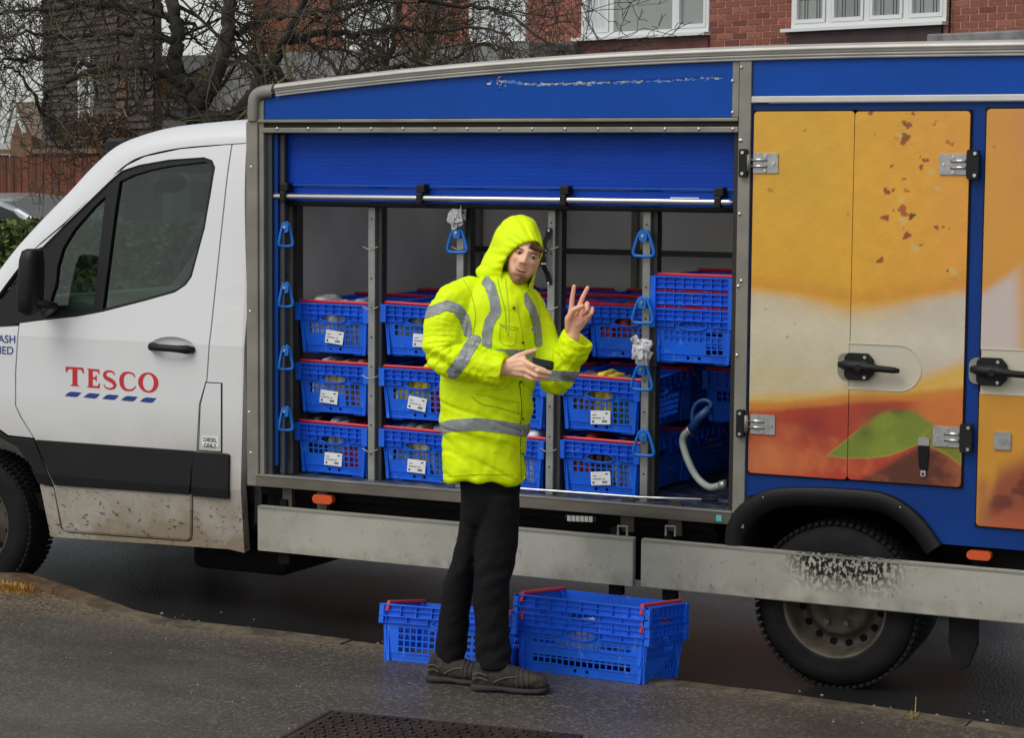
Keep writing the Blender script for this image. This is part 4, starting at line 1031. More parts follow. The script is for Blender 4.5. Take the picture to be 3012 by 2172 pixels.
# inner back wall frames and belt rails
bw = MB(); Yw = YB-.05
for x in (850,862,1028,1060,1240,1406): 
    X = onY(x,600,Yw)[0]; bw.box((X-.016,Yw-.02,zF),(X+.016,YB-.031,zT))
bw.build('inner_frame', alu, van)
zz = onY(1200,552,Yw)[2]
MB().box((xL,Yw-.035,zz-.02),(xR,Yw-.021,zz+.01)).build('belt_rail', mat('dark_rail', lin((60,60,60)), .4,.3), van)
for xw0,xw1 in ((1450,1568),):
    Xa = onY(xw0,600,Yw-.05)[0]; Xb = onY(xw1,600,Yw-.05)[0]
# sill
ztop = q(1100,1095)[1]; zbot = q(1100,1126)[1]
Xs0 = q(569,1060)[0]; Xs1 = q(1622,1150)[0]
sill_m = mat('sill_aluminium', lin((108,102,92)), .5, .4, var=.3, vscale=5, detail=7, stretch=(.5,1,2))
MB().box((Xs0,V-.014,zsb+.002),(Xs1,V+.045,zsill-.002)).build('sill', sill_m, van, bevel=.003)
MB().box((Xs0,V-.017,zsill-.006),(Xs1,V+.02,zsill+.001)).build('sill_lip', alu, van, bevel=.002)
X,Z = q(1595,1147); MB().box((X-.012,V-.019,Z-.013),(X+.012,V-.0145,Z+.013)).build('reflector', mat('teal_reflector', lin((90,190,185)), .3), van)
# chassis under the box
MB().box((b0+.03,V+.12,.36),(XRW-.55,V+.17,zsb)).box((b0+.03,V+.55,.38),(xend,V+.65,.62)).box((b0+.03,V+1.5,.38),(xend,V+1.6,.62)).build('chassis_rail', dark_hole, van)
MB().box((b0+.02,V+.08,zsb-.05),(XRW-.55,YB,zsb-.005)).build('box_underside', dark_hole, van)
MB().box((q(330,1200)[0],V+.35,.16),(q(545,1200)[0],V+1.3,.45)).build('fuel_tank', dark_hole, van, bevel=.04)
for x in (628,705): 
    X = q(x,1100)[0]; MB().box((X-.025,V+.03,zsb-.16),(X+.025,V+.06,zsb-.006)).build('bracket', mat('bracket_steel%d'%x, lin((84,78,70)), .6,.3), van)
def marker(x,y,w=22,h=10,Yo=V+.0):
    a = q(x-w,y,Yo); b = q(x+w,y,Yo); hh = (q(x,y-h,Yo)[1]-q(x,y+h,Yo)[1])/2; r_ = hh*.98
    MB().prism(rrect(a[0],a[1]-hh,b[0],a[1]+hh,r_,6), Yo-.012, Yo+.02).build('side_marker', orange_lens, van, bevel=.004)
marker(716,1104); marker(2168,1228,27,10)
a = q(1253,1139); b = q(1322,1157)
lamp_o = MB().box((a[0],V-.012,b[1]),(b[0],V+.02,a[1])).build('work_light', black_plastic, van, bevel=.004)
lb = MB()
for i in range(6):
    x = 1263+i*9.6; X,Z = q(x,1147.5+i*.35); lb.box((X-.0085,V-.0165,Z-.012),(X+.0085,V-.0125,Z+.012))
lb.build('light_lens', mat('light_lens', lin((190,190,180)), .2, .3), lamp_o)
# side guards
def guard(x0,x1):
    X0,X1 = q(x0,1120)[0], q(x1,1120)[0]; za,zb3 = .568,.357
    g = MB().prism([(X0,zb3),(X1,zb3),(X1,za),(X0,za)], V-.022, V+.015).build('side_guard', guard_mat, van, bevel=.006)
    MB().box((X0+.004,V-.0245,za-.012),(X1-.004,V-.0225,za-.002)).build('guard_lip', alu, g); return g
g1 = guard(575,1407); g2 = guard(1424,2560)
def gbr(x):
    X = q(x,1240)[0]; return MB().box((X-.032,V+.016,.29),(X+.006,V+.05,.60)).box((X+.012,V+.016,.31),(X+.035,V+.03,.40)).box((X+.0065,V+.02,.35),(X+.0115,V+.04,.4)).box((X-.03,V+.0,.30),(X+.03,V+.015,.355)).build('guard_bracket', dark_hole, van, bevel=.003)
for x in (628,1362,1481): gbr(x)
for x in (1378,1484):
    X,Z = q(x,1172); MB().tube([(X-.02,V+.0,Z-.03),(X-.02,V,Z+.012),(X+.022,V,Z+.012),(X+.022,V,Z-.03)],.0055,6).build('guard_latch', alu, van)
    MB().box((X-.03,V+.05,.58),(X+.03,V+.07,.72)).build('guard_bracket', MATS['bracket_steel628'], van)
# ---------------- right section: blue body, three printed doors
zTr = lambda x: zl(x)
zw0, zw1 = q(2000,225)[1], q(2000,210.5)[1]
MB().prism([(xp1+.002,zw1+.002),(xend,zw1+.002)]+[(x,zl(x)+.01) for x in np.linspace(xend,xp1+.002,14)], V+.002, V+.03).build('top_panel', blue_panel, van)
MB().box((xp1+.002,V-.012,zw0),(xend,V+.01,zw1)).build('white_trim', mat('trim_white', lin((205,203,196)), .4, .1, var=.05), van, bevel=.003)
# body plate with the wheel arch cut
arch = [(1606,1200),(1612,1160),(1640,1118),(1690,1088),(1735,1080),(1800,1078.5),(1878,1082),(1950,1090),(2000,1112),(2045,1150),(2085,1205)]
A_ = [tuple(p[:2]) for p in spline([q(*p) for p in arch],3)]
zbb = q(2100,1207)[1]; zt_ = zw0-.002
pl = [(xp1+.001,zt_),(xp1+.001,q(1663,1101)[1])]+[p for p in A_ if p[0] > xp1+.02]+[(q(2090,1207)[0],zbb),(xend,zbb),(xend,zt_)]
MB().prism(pl, V+.008, V+.035).build('blue_body', blue_frame, van)
# arch lip
tr_ = []
outer = A_; inner = [( XRW+(p[0]-XRW)*.86, RW+(p[1]-RW)*.84) for p in A_]
ins = [tuple(p) for p in inner]
rings = [[(o[0],V+.0075,o[1]),(o[0],V-.012,o[1]),(o[0]*.9+i_[0]*.1,V-.022,o[1]*.9+i_[1]*.1),(o[0]*.35+i_[0]*.65,V-.012,o[1]*.35+i_[1]*.65),(i_[0],V+.004,i_[1]),(i_[0],V+.3,i_[1]),(i_[0],V+.75,i_[1])] for o,i_ in zip(outer,ins)]
MB().loft(rings, close=False).build('wheel_arch', black_plastic, van, smooth=True, recalc=True)
MB().box((XRW-.62,V+.5,.4),(XRW+.7,V+.52,1.0)).build('arch_back', dark_hole, van)
MB().box((XRW+.56,V+.08,.38),(xend,V+.14,zbb)).build('chassis_rail', dark_hole, van)
# mud flap
X,Z = q(2135,1390,V+.1); mfm = rubber
MB().prism([(X-.055,.52),(X+.065,.52),(X+.065,Z-.06),(X+.03,Z-.155),(X-.02,Z-.17),(X-.055,Z-.06)], V+.06, V+.085).build('mud_flap', mfm, van, bevel=.004)
# screws in arch
sc_ = MB()
for x,y in ((1689.5,1102),(1993,1124)):
    X,Z = q(x,y,V-.02); v_,f_ = rev_y((X,Z),[(.005,V-.018),(.003,V-.024),(.0003,V-.025)],8); sc_.add(v_,f_)
sc_.build('screw', chrome, van)
# print of the doors (flat print: colours by position on the panel)
def sst(a,b,x): 
    t = np.clip((x-a)/(b-a),0,1); return t*t*(3-2*t)
def mixc(c, d, t): t = np.asarray(t)[:,None]; return c*(1-t)+np.array(lin(d))*t
def fbm(x,y,s,seed=0):
    r_ = np.zeros(len(x)); rr = np.random.RandomState(seed)
    for o in range(5):
        f = s*2**o
        for k in range(3):
            a = rr.uniform(0,6.28); r_ += np.sin(x*f*math.cos(a)+y*f*math.sin(a)+rr.uniform(0,6.28)+1.7*np.sin(y*f*.6+rr.uniform(0,6.28)))/(3*1.6**o)
    return r_
def inpoly(x,y,P):
    x = np.asarray(x); ins_ = np.zeros(len(x),bool); n = len(P)
    for i in range(n):
        x0,y0 = P[i]; x1,y1 = P[(i+1)%n]
        c_ = ((y0 > y) != (y1 > y)) & (x < (x1-x0)*(y-y0)/(y1-y0+1e-12)+x0); ins_ ^= c_
    return ins_
def dseg(x,y,P):
    d = np.full(len(x),1e9)
    for (x0,y0),(x1,y1) in zip(P[:-1],P[1:]):
        t = np.clip(((x-x0)*(x1-x0)+(y-y0)*(y1-y0))/((x1-x0)**2+(y1-y0)**2),0,1); d = np.minimum(d, np.hypot(x-x0-t*(x1-x0), y-y0-t*(y1-y0)))
    return d
z6 = lambda X_,Y_: (1618.3+X_*.2993, 752.7+Y_*.2993)
z5 = lambda X_,Y_: (1618.3+X_*.3223, 225.8+Y_*.3223)
leaf = [z6(*p) for p in spline([(700,862),(780,790),(870,715),(960,640),(1030,570),(1110,520),(1230,488),(1330,495),(1430,545),(1520,615),(1500,700),(1400,770),(1290,820),(1180,862),(1060,880),(880,885),(760,872)],3,True)]
leaf2 = [z6(*p) for p in [(1400,700),(1500,640),(1600,720),(1715,830),(1715,950),(1600,860),(1480,800)]]
crumbs = []
cr_ = [(960,75,22,0),(1250,80,18,0),(1210,155,38,0),(1195,250,48,0),(1160,230,26,1),(1135,250,14,2),(1395,155,13,0),(1408,133,7,0),(1490,275,24,3),(1520,290,18,3),(990,220,8,0),(1300,378,8,0),(1335,402,26,0),(1105,440,16,0),(1305,448,22,0),(1375,480,26,1),(1187,530,18,3),(1070,615,30,0),(1115,605,18,0),(1205,610,22,3),(1420,597,24,1),(1168,672,32,1),(1115,745,9,0),(1180,745,42,4),(1240,785,36,5),(1060,795,28,0),(1180,820,38,1),(1412,862,22,0),(1458,858,10,0),(1208,918,42,0),(1077,900,6,0),(1305,982,12,0),(1262,1005,34,1),(1027,1088,32,0),(1487,1160,14,0),(1530,1165,44,1),(508,197,15,2),(757,287,12,1),(270,605,22,2),(805,770,12,2),(1185,868,6,0),(1500,870,14,2),(1810,310,12,3),(1229,338,10,1),(235,1425,14,6),(440,1525,10,6),(390,1615,14,6),(246,1362,5,6)]
ccol = [(132,66,42),(205,185,120),(190,120,40),(170,105,50),(165,78,45),(84,44,40),(150,125,80)]
def print_colour(x, y):
    n = len(x); wv = fbm(x,y,.012,1); w2 = fbm(x,y,.03,2)
    c = np.tile(np.array(lin((224,168,56))),(n,1))
    c = mixc(c,(228,156,66), sst(1850,2260,x)); c = mixc(c,(206,168,62), .5*sst(1900,1800,x)*sst(600,350,y)*(.5+.5*wv))
    yb = np.interp(x,[1660,1760,1876,1980,2060,2134,2190,2270],[640,652,676,668,655,640,628,575])
    dark_b = np.exp(-((y-yb+16)/22.)**2)*.55; c = mixc(c,(206,140,52), dark_b)
    t = sst(-10,22,y-yb+3*w2)
    cream = np.tile(np.array(lin((203,190,160))),(n,1)); cream = mixc(cream,(198,186,168), sst(1850,2100,x)); cream = mixc(cream,(200,186,178), sst(2100,2200,x))
    cream = mixc(cream,(214,176,110), sst(60,0,y-yb)*np.exp(-((x-1890)/130.)**2)); cream = mixc(cream,(205,185,120),.5*np.exp(-((y-835)/22.)**2)*sst(1880,1700,x))
    cream = mixc(cream,(222,212,190), .4*np.exp(-((y-720-.1*(x-1700))/40.)**2))
    c = c*(1-t[:,None])+cream*t[:,None]
    L_ = x < 1881
    # yellow band over the fruit
    yt = np.interp(x,[1660,1760,1881,1960,2040,2140],[882,878,864,856,838,806]); yr = np.interp(x,[1660,1720,1881,1990,2070,2140],[905,908,890,888,880,872])
    c = mixc(c,(216,172,84), sst(-26,14,y-yt+4*w2)); c = mixc(c,(204,128,52), sst(-10,8,y-yr+14))
    red = np.tile(np.array(lin((176,66,44))),(n,1)); red = mixc(red,(196,104,58), sst(.0,.9,fbm(x,y,.016,5))*.9)
    red = mixc(red,(142,46,42), .85*np.exp(-((x-1800)/48.)**2-((y-945)/34.)**2)); red = mixc(red,(205,122,70), .8*np.exp(-((x-1700)/60.)**2-((y-1010)/45.)**2)); red = mixc(red,(190,60,42), sst(1030,1070,y)*.7)
    red = mixc(red,(205,120,58), sst(1985,2060,x)*sst(985,930,y)*.9)
    red = mixc(red,(120,70,44), .7*np.exp(-((x-1945)/40.)**2-((y-925)/28.)**2)); red = mixc(red,(160,110,62), .5*np.exp(-((x-1920)/22.)**2-((y-945)/16.)**2))
    t = sst(-6,10,y-yr+3*w2); c = c*(1-t[:,None])+red*t[:,None]
    brown = (y > np.interp(x,[1870,1960,2030,2140],[1072,1022,985,1030])) & (x > 1876)
    tb_ = sst(-8,14,y-np.interp(x,[1870,1960,2030,2080,2140],[1076,1030,988,995,1030]))*(x > 1876)
    bc = np.tile(np.array(lin((92,48,34))),(n,1)); bc = mixc(bc,(140,72,42), sst(-.2,.9,fbm(x,y,.03,8))); bc = mixc(bc,(170,96,56), .7*sst(2090,2140,x))
    c = c*(1-tb_[:,None])+bc*tb_[:,None]
    for P,cl in ((leaf,(118,132,48)),(leaf2,(122,128,46))):
        i_ = inpoly(x,y,P); d = dseg(x,y,P+[P[0]]); so_ = np.where(y < 945, 16., 3.); s = np.where(i_, sst(0,1,d/so_), 0.)
        lc = np.tile(np.array(lin(cl)),(n,1)); lc = mixc(lc,(66,84,28), .8*np.exp(-((x-1985)/26.)**2-((y-905)/16.)**2)); lc = mixc(lc,(138,150,50), .6*sst(-.1,.9,fbm(x,y,.03,9)))
        lc = mixc(lc,(172,160,60), np.exp(-(d/3.5)**2)*(y > 950)); lc = mixc(lc,(92,98,36), .7*np.exp(-((x-1915)/20.)**2-((y-958)/18.)**2))
        c = c*(1-s[:,None])+lc*s[:,None]
    c = c*(1+.03*fbm(x,y,.09,21)+.03*fbm(x,y,.35,22))[:,None]
    # third door
    r3 = x > 2155
    c3 = np.tile(np.array(lin((214,152,66))),(n,1)); c3 = mixc(c3,(214,140,84), sst(2200,2300,x)*sst(500,250,y))
    wb = np.interp(x,[2170,2200,2230,2267,2330],[650,630,610,575,520]); wt = sst(-14,22,y-wb)*sst(2285,2228,x-(y-700)*.04+6*wv); c3 = c3*(1-wt[:,None])+np.array(lin((200,186,178)))*wt[:,None]
    c3 = mixc(c3,(204,144,50), sst(856,872,y)); bt = sst(-30,40,y-np.interp(x,[2166,2210,2267,2330],[1150,1045,1010,1000])+12*wv)
    b3 = np.tile(np.array(lin((150,78,52))),(n,1)); b3 = mixc(b3,(110,52,38), sst(.1,.8,fbm(x,y,.025,12))); b3 = mixc(b3,(178,88,56), sst(1115,1165,y))
    c3 = c3*(1-bt[:,None])+b3*bt[:,None]; c3 = mixc(c3,(170,104,62), .8*np.exp(-((x-2176)/18.)**2)*sst(1040,1080,y))
    c = np.where(r3[:,None], c3, c)
    rr = np.random.RandomState(3)
    for X_,Y_,R_,k in cr_:
        px_,py_ = z5(X_,Y_); r_ = R_*.3223; m_ = np.hypot(x-px_,y-py_) < r_*1.9
        if not m_.any(): continue
        a0,a1,a2,st = rr.uniform(0,6.28,3).tolist()+[rr.uniform(.6,1.)]
        an = np.arctan2((y-py_)*1.0,x-px_); rad = np.hypot((x-px_),(y-py_)/st); lim = r_*(.78+.22*np.sin(2*an+a0)+.16*np.sin(3*an+a1)+.10*np.sin(5*an+a2))
        s = sst(1.3,-.8,rad-lim)*(m_); s2 = s*(.65+.35*np.sin(x*.9+a1)*np.sin(y*.8+a2)) if k in (1,6) else s
        c = mixc(c, ccol[k], s2*.9)
        if k in (0,5): c = mixc(c,(165,95,62), .45*s*(np.sin(x*1.3+a0)*np.sin(y*1.1+a1) > .35)); 
    return c
print_m = mat('printed_door_film', (1,1,1), .34, spec=.35, attr='Col', var=.06, vscale=5, coat=.15, rvar=.15)
def cargo_door(px_tl, px_br, handle, bottom=None):
    x0,z1 = q(*px_tl); x1,z0 = q(*px_br)
    d = empty('cargo_door'); d.parent = van; d.location = Vector((x0,V,z0))-root_loc(van)
    step = .0048; nx = int((x1-x0)/step); nz = int((z1-z0)/step); xs_ = np.linspace(x0,x1,nx); zs_ = np.linspace(z0,z1,nz)
    GX,GZ = np.meshgrid(xs_,zs_); r_ = .016
    # round the corners by pulling
    P = np.c_[GX.ravel(), np.full(GX.size, V-.006), GZ.ravel()]
    for cx_,sx in ((x0,1),(x1,-1)):
        for cz_,sz in ((z0,1),(z1,-1)):
            ex = (P[:,0]-cx_)*sx; ez = (P[:,2]-cz_)*sz; m_ = (ex < r_)&(ez < r_); v = np.c_[r_-ex[m_], r_-ez[m_]]; mx = np.max(v,axis=1); ln = np.hypot(v[:,0],v[:,1]); f = np.where(ln > 1e-9, mx/ln, 1)
            P[m_,0] = cx_+sx*(r_-v[:,0]*f); P[m_,2] = cz_+sz*(r_-v[:,1]*f)
    idx = np.arange(nx*nz).reshape(nz,nx); F_ = np.stack([idx[:-1,:-1],idx[:-1,1:],idx[1:,1:],idx[1:,:-1]],-1).reshape(-1,4)
    cen = P[F_].mean(1)
    if handle:   # D-shaped cutout for the handle dish
        hx0,hx1,hyt,hyb = handle
        zt_h = q(hx0+60,hyt)[1]; zb_h = q(hx0+60,hyb)[1]; X0h = q(hx0,hyt)[0]; X1h = q(hx1,hyt)[0]; rc = (zt_h-zb_h)/2; zc = (zt_h+zb_h)/2
        ins_ = (cen[:,0] > X0h-.01)&((cen[:,0] < X1h-rc)&(np.abs(cen[:,2]-zc) < rc) | (np.hypot(cen[:,0]-(X1h-rc),cen[:,2]-zc) < rc)); F_ = F_[~ins_]
    me = bpy.data.meshes.new('film'); me.from_pydata(P.tolist(), [], F_.tolist()); me.update()
    rel = P.copy(); rel[:,2] -= H; cc_ = rel@CM.T; set_colors(me, print_colour(CX+FPX*cc_[:,0]/cc_[:,2], CY+FPX*cc_[:,1]/cc_[:,2]))
    link('door_panel', me, d, print_m, solid=.02)
    MB().box((x0-.007,V+.002,z0-.007),(x1+.007,V+.0065,z1+.007)).build('door_seal', rubber, d)
    if handle:
        dm = mat('handle_dish_cream', lin((196,188,168)), .4) if 'handle_dish_cream' not in MATS else MATS['handle_dish_cream']
        shape = [(X0h,zb_h)]+[(X1h-rc+rc*math.cos(a),zc+rc*math.sin(a)) for a in np.linspace(-math.pi/2,math.pi/2,16)]+[(X0h,zt_h)]
        sh2 = [(X0h,zb_h+.012)]+[(X1h-rc+(rc-.012)*math.cos(a),zc+(rc-.012)*math.sin(a)) for a in np.linspace(-math.pi/2,math.pi/2,16)]+[(X0h,zt_h-.012)]
        ou = [(X0h,zb_h-.006)]+[(X1h-rc+(rc+.006)*math.cos(a),zc+(rc+.006)*math.sin(a)) for a in np.linspace(-math.pi/2,math.pi/2,16)]+[(X0h,zt_h+.006)]
        MB().loft([[(a,V-.0058,b) for a,b in ou],[(a,V-.0085,b) for a,b in ou],[(a,V-.0085,b) for a,b in shape],[(a,V+.008,b) for a,b in sh2],[((a+X0h+.1)/2,V+.0085,(b+zc)/2) for a,b in sh2]],close=True,cap=True).build('handle_dish', dm, d)
        hx = X0h; k = (q(hx0+100,hyt)[0]-X0h)/100
        hd = empty('latch'); hd.parent = d; hd.location = Vector((hx,V,zc))-root_loc(d)
        MB().prism(rrect(hx-.045,zc-.052,hx+.03,zc+.052,.03), V-.014, V-.007).build('latch_plate', MATS['trim_white'] if 0 else alu, hd)
        body = [(hx-.012,zc-.04),(hx+.002,zc-.055),(hx+.085,zc-.055),(hx+.108,zc-.03),(hx+.112,zc),(hx+.108,zc+.03),(hx+.085,zc+.055),(hx+.002,zc+.055),(hx-.012,zc+.04)]
        MB().prism(body, V-.034, V-.0095).build('latch_body', black_plastic, hd, bevel=.006)
        MB().tube([(hx-.03,V-.044,zc+.008),(hx+.01,V-.05,zc+.006),(hx+.07,V-.052,zc+.002),(hx+.13,V-.05,zc-.002),(hx+.2,V-.046,zc-.006),(hx+.222,V-.044,zc-.008)],[.012,.024,.026,.014,.013,.008],12).build('latch_lever', black_plastic, hd, smooth=True)
        MB().disc_y((hx+.06,zc+.0),.014,V-.082,V-.06,14).build('latch_knob', black_plastic, hd)
        s_ = MB()
        for a,b in ((.075,.04),(.075,-.042),(.238,-.01)): s_.disc_y((hx+a,zc+b),.007,V-.038 if a<.1 else V-.002,V-.033 if a<.1 else V+.009,10)
        s_.build('screw', chrome, hd)
    return d
d1 = cargo_door((1671,247),(1875.5,1062), None)
d2 = cargo_door((1894.5,247),(2127.5,1079), (1881,2040,764,862))
d3 = cargo_door((2186,241),(2430,1185), (2173,2335,776,872))
d1['label'] = 'yellow printed door left of the two hinged at the grey pillar'; d2['label'] = 'yellow printed door scattered with brown flakes, green leaf near its foot'; d3['label'] = 'orange printed door at the right edge'
def hinge(door_o, x, y, left):      # black block on the frame, steel leaf over the door
    X,Z = q(x,y); s = -1 if left else 1
    h = empty('hinge'); h.parent = door_o; h.location = Vector((X,V,Z))-root_loc(door_o)
    MB().prism(rrect(X+s*.012-.016 if not left else X-.046,Z-.058,X+.044 if not left else X-.012,Z+.058,.008), V-.03,V-.009).build('hinge_block', black_plastic, h, bevel=.004)
    xa,xb2 = (X-.012,X+.118) if left else (X-.118,X+.012)
    lf = (X+.01,X+.118) if left else (X-.118,X-.01)
    MB().prism(rrect(lf[0],Z-.041,lf[1],Z+.041,.006), V-.0115,V-.0065).build('hinge_leaf', steel, h, bevel=.0015)
    cx_ = (X-.0, X+.07) if left else (X-.07,X+.0)
    MB().tube([(cx_[0],V-.016,Z+.013),(cx_[1],V-.016,Z+.013)],.0065,8).tube([(cx_[0],V-.016,Z-.013),(cx_[1],V-.016,Z-.013)],.0065,8).build('hinge_rib', chrome, h, smooth=True)
    MB().tube([(X-s*-.006,V-.02,Z-.035),(X-s*-.006,V-.02,Z+.035)],.009,10).build('hinge_pin', alu, h, smooth=True)
    b_ = MB(); sg = 1 if left else -1
    for dx,dz in ((.10,.0),(.062,.03),(.062,-.03)): b_.disc_y((X+sg*dx,Z+dz),.0065,V-.0165,V-.011,8)
    bx_ = X-.029 if left else X+.03
    for dz in (-.043,.043): b_.disc_y((bx_,Z+dz),.007,V-.036,V-.029,8)
    b_.build('hinge_bolt', chrome, h)
hinge(d1,1664,361,True); hinge(d1,1658,938,True); hinge(d2,2146,364,False); hinge(d2,2131,969,False)
X,Z = q(2047,970); MB().prism(rrect(X-.024,Z-.03,X+.022,Z+.002,.004),V-.012,V-.0065).build('strap_plate', steel, d2)
MB().prism([(X-.024,Z-.032),(X-.018,Z-.115),(X-.008,Z-.135),(X+.012,Z-.135),(X+.019,Z-.115),(X+.022,Z-.032)],V-.014,V-.0065).build('retaining_strap', rubber, d2, bevel=.002)
MB().prism(rrect(X-.010,Z-.155,X+.012,Z-.130,.004),V-.016,V-.0105,holes=[rrect(X-.004,Z-.150,X+.006,Z-.140,.002)[::-1]]).build('strap_eye', chrome, d2)
X,Z = q(2221,976); MB().prism(rrect(X-.035,Z-.036,X+.033,Z+.034,.006),V-.013,V-.0065).disc_y((X,Z),.016,V-.016,V-.012,14).build('lock_plate', steel, d3, bevel=.002)
# ---------------- rack posts and hooks inside the opening
posts = []
Yp = V+.14
PX = [637,822,1017,1218,1428]
def post(x, y0=455, y1=1075):
    X = onY(x,800,Yp)[0]
    p = empty('rack_post'); p.parent = van; p.location = Vector((X,Yp,zF))-root_loc(van)
    MB().box((X-.017,Yp,zF),(X+.017,Yp+.004,zT)).box((X+.013,Yp+.0045,zF),(X+.017,Yp+.05,zT)).build('post_face', alu_post, p, bevel=.001)
    MB().box((X+.018,Yp+.02,zF),(X+.042,Yp+.07,zT)).build('post_back', MATS['dark_rail'], p, bevel=.001)
    h = MB(); 
    for k in range(12): h.disc_y((X,zF+.12+k*.135),.004,Yp-.0015,Yp+.001,8)
    h.build('post_hole', dark_hole, p)['kind'] = 'stuff'
    return p,X
for x in PX: posts.append(post(x))
MB().box((posts[0][1]-.04,Yp+.003,zF),(posts[0][1]-.018,Yp+.03,zT)).build('post_back', alu_post, posts[0][0])
for k in range(1,4):       # small wire clips between the crates
    p,X = posts[k]
    for y in (552,685,838,1000): 
        z_ = onY(PX[k],y,Yp)[2]; MB().tube([(X-.04,Yp-.01,z_+.012),(X-.012,Yp-.014,z_),(X+.012,Yp-.014,z_),(X+.04,Yp-.01,z_+.012)],.003,5).build('wire_clip', alu, p)
def hook(p, x, y, Y=None, edge=False):
    Y = Y or Yp-.02; c_ = onY(x,y,Y); s = .046
    o = empty('crate_hook'); o.parent = p; o.location = Vector(c_)-root_loc(p)
    pts = [(0,.062),(-.022,.05),(-.045,-.015),(-.047,-.035),(-.035,-.045),(.035,-.045),(.047,-.035),(.045,-.015),(.022,.05),(0,.062)]
    fy = .35 if edge else 0
    P = [(c_[0]+a*(.55 if edge else 1), Y+a*fy, c_[2]+b+.01) for a,b in pts]
    MB().tube(spline(P[:-1],3,True)+[np.array(P[0])],.0075,8).build('hook_ring', hook_blue, o, smooth=True)
    MB().prism(rrect(c_[0]-.018,c_[2]+.028,c_[0]+.018,c_[2]+.068,.012), Y-.010, Y+.012).build('hook_lug', hook_blue, o)
    MB().disc_y((c_[0],c_[2]+.052),.007,Y-.016,Y-.009,8).build('hook_bolt', chrome, o)
for y in (528,662,801,936): hook(posts[0][0],633,y,Y=V+.06,edge=True)
hook(posts[2][0],1012,541)
for x,y in ((1425,549),(1423,697),(1421,845),(1425,991)): hook(posts[4][0],x,y)
# strap on the fourth post
X = posts[3][1]; Zs = lambda y: onY(1216,y,Yp)[2]
sp = [(X-.008,Yp-.006,Zs(505)),(X-.008,Yp-.012,Zs(520)),(X-.018,Yp-.03,Zs(540)),(X-.02,Yp-.035,Zs(570)),(X-.02,Yp-.03,Zs(590)),(X-.008,Yp-.012,Zs(610)),(X-.006,Yp-.006,Zs(630))]
m_ = MB(); m_.loft([[(p_[0]-.012,p_[1],p_[2]),(p_[0]+.012,p_[1],p_[2]),(p_[0]+.012,p_[1]-.004,p_[2]),(p_[0]-.012,p_[1]-.004,p_[2])] for p_ in spline(sp,3)]); m_.build('rubber_strap', rubber, posts[3][0])
m_ = MB(); [m_.disc_y((X-.007,Zs(y)),.006,Yp-.014,Yp-.01,8) for y in (510,627)]; [m_.box((X-.034,Yp-.038,Zs(y)),(X-.006,Yp-.034,Zs(y)+.006)) for y in (556,566,585)]; m_.build('strap_buckle', chrome, posts[3][0])
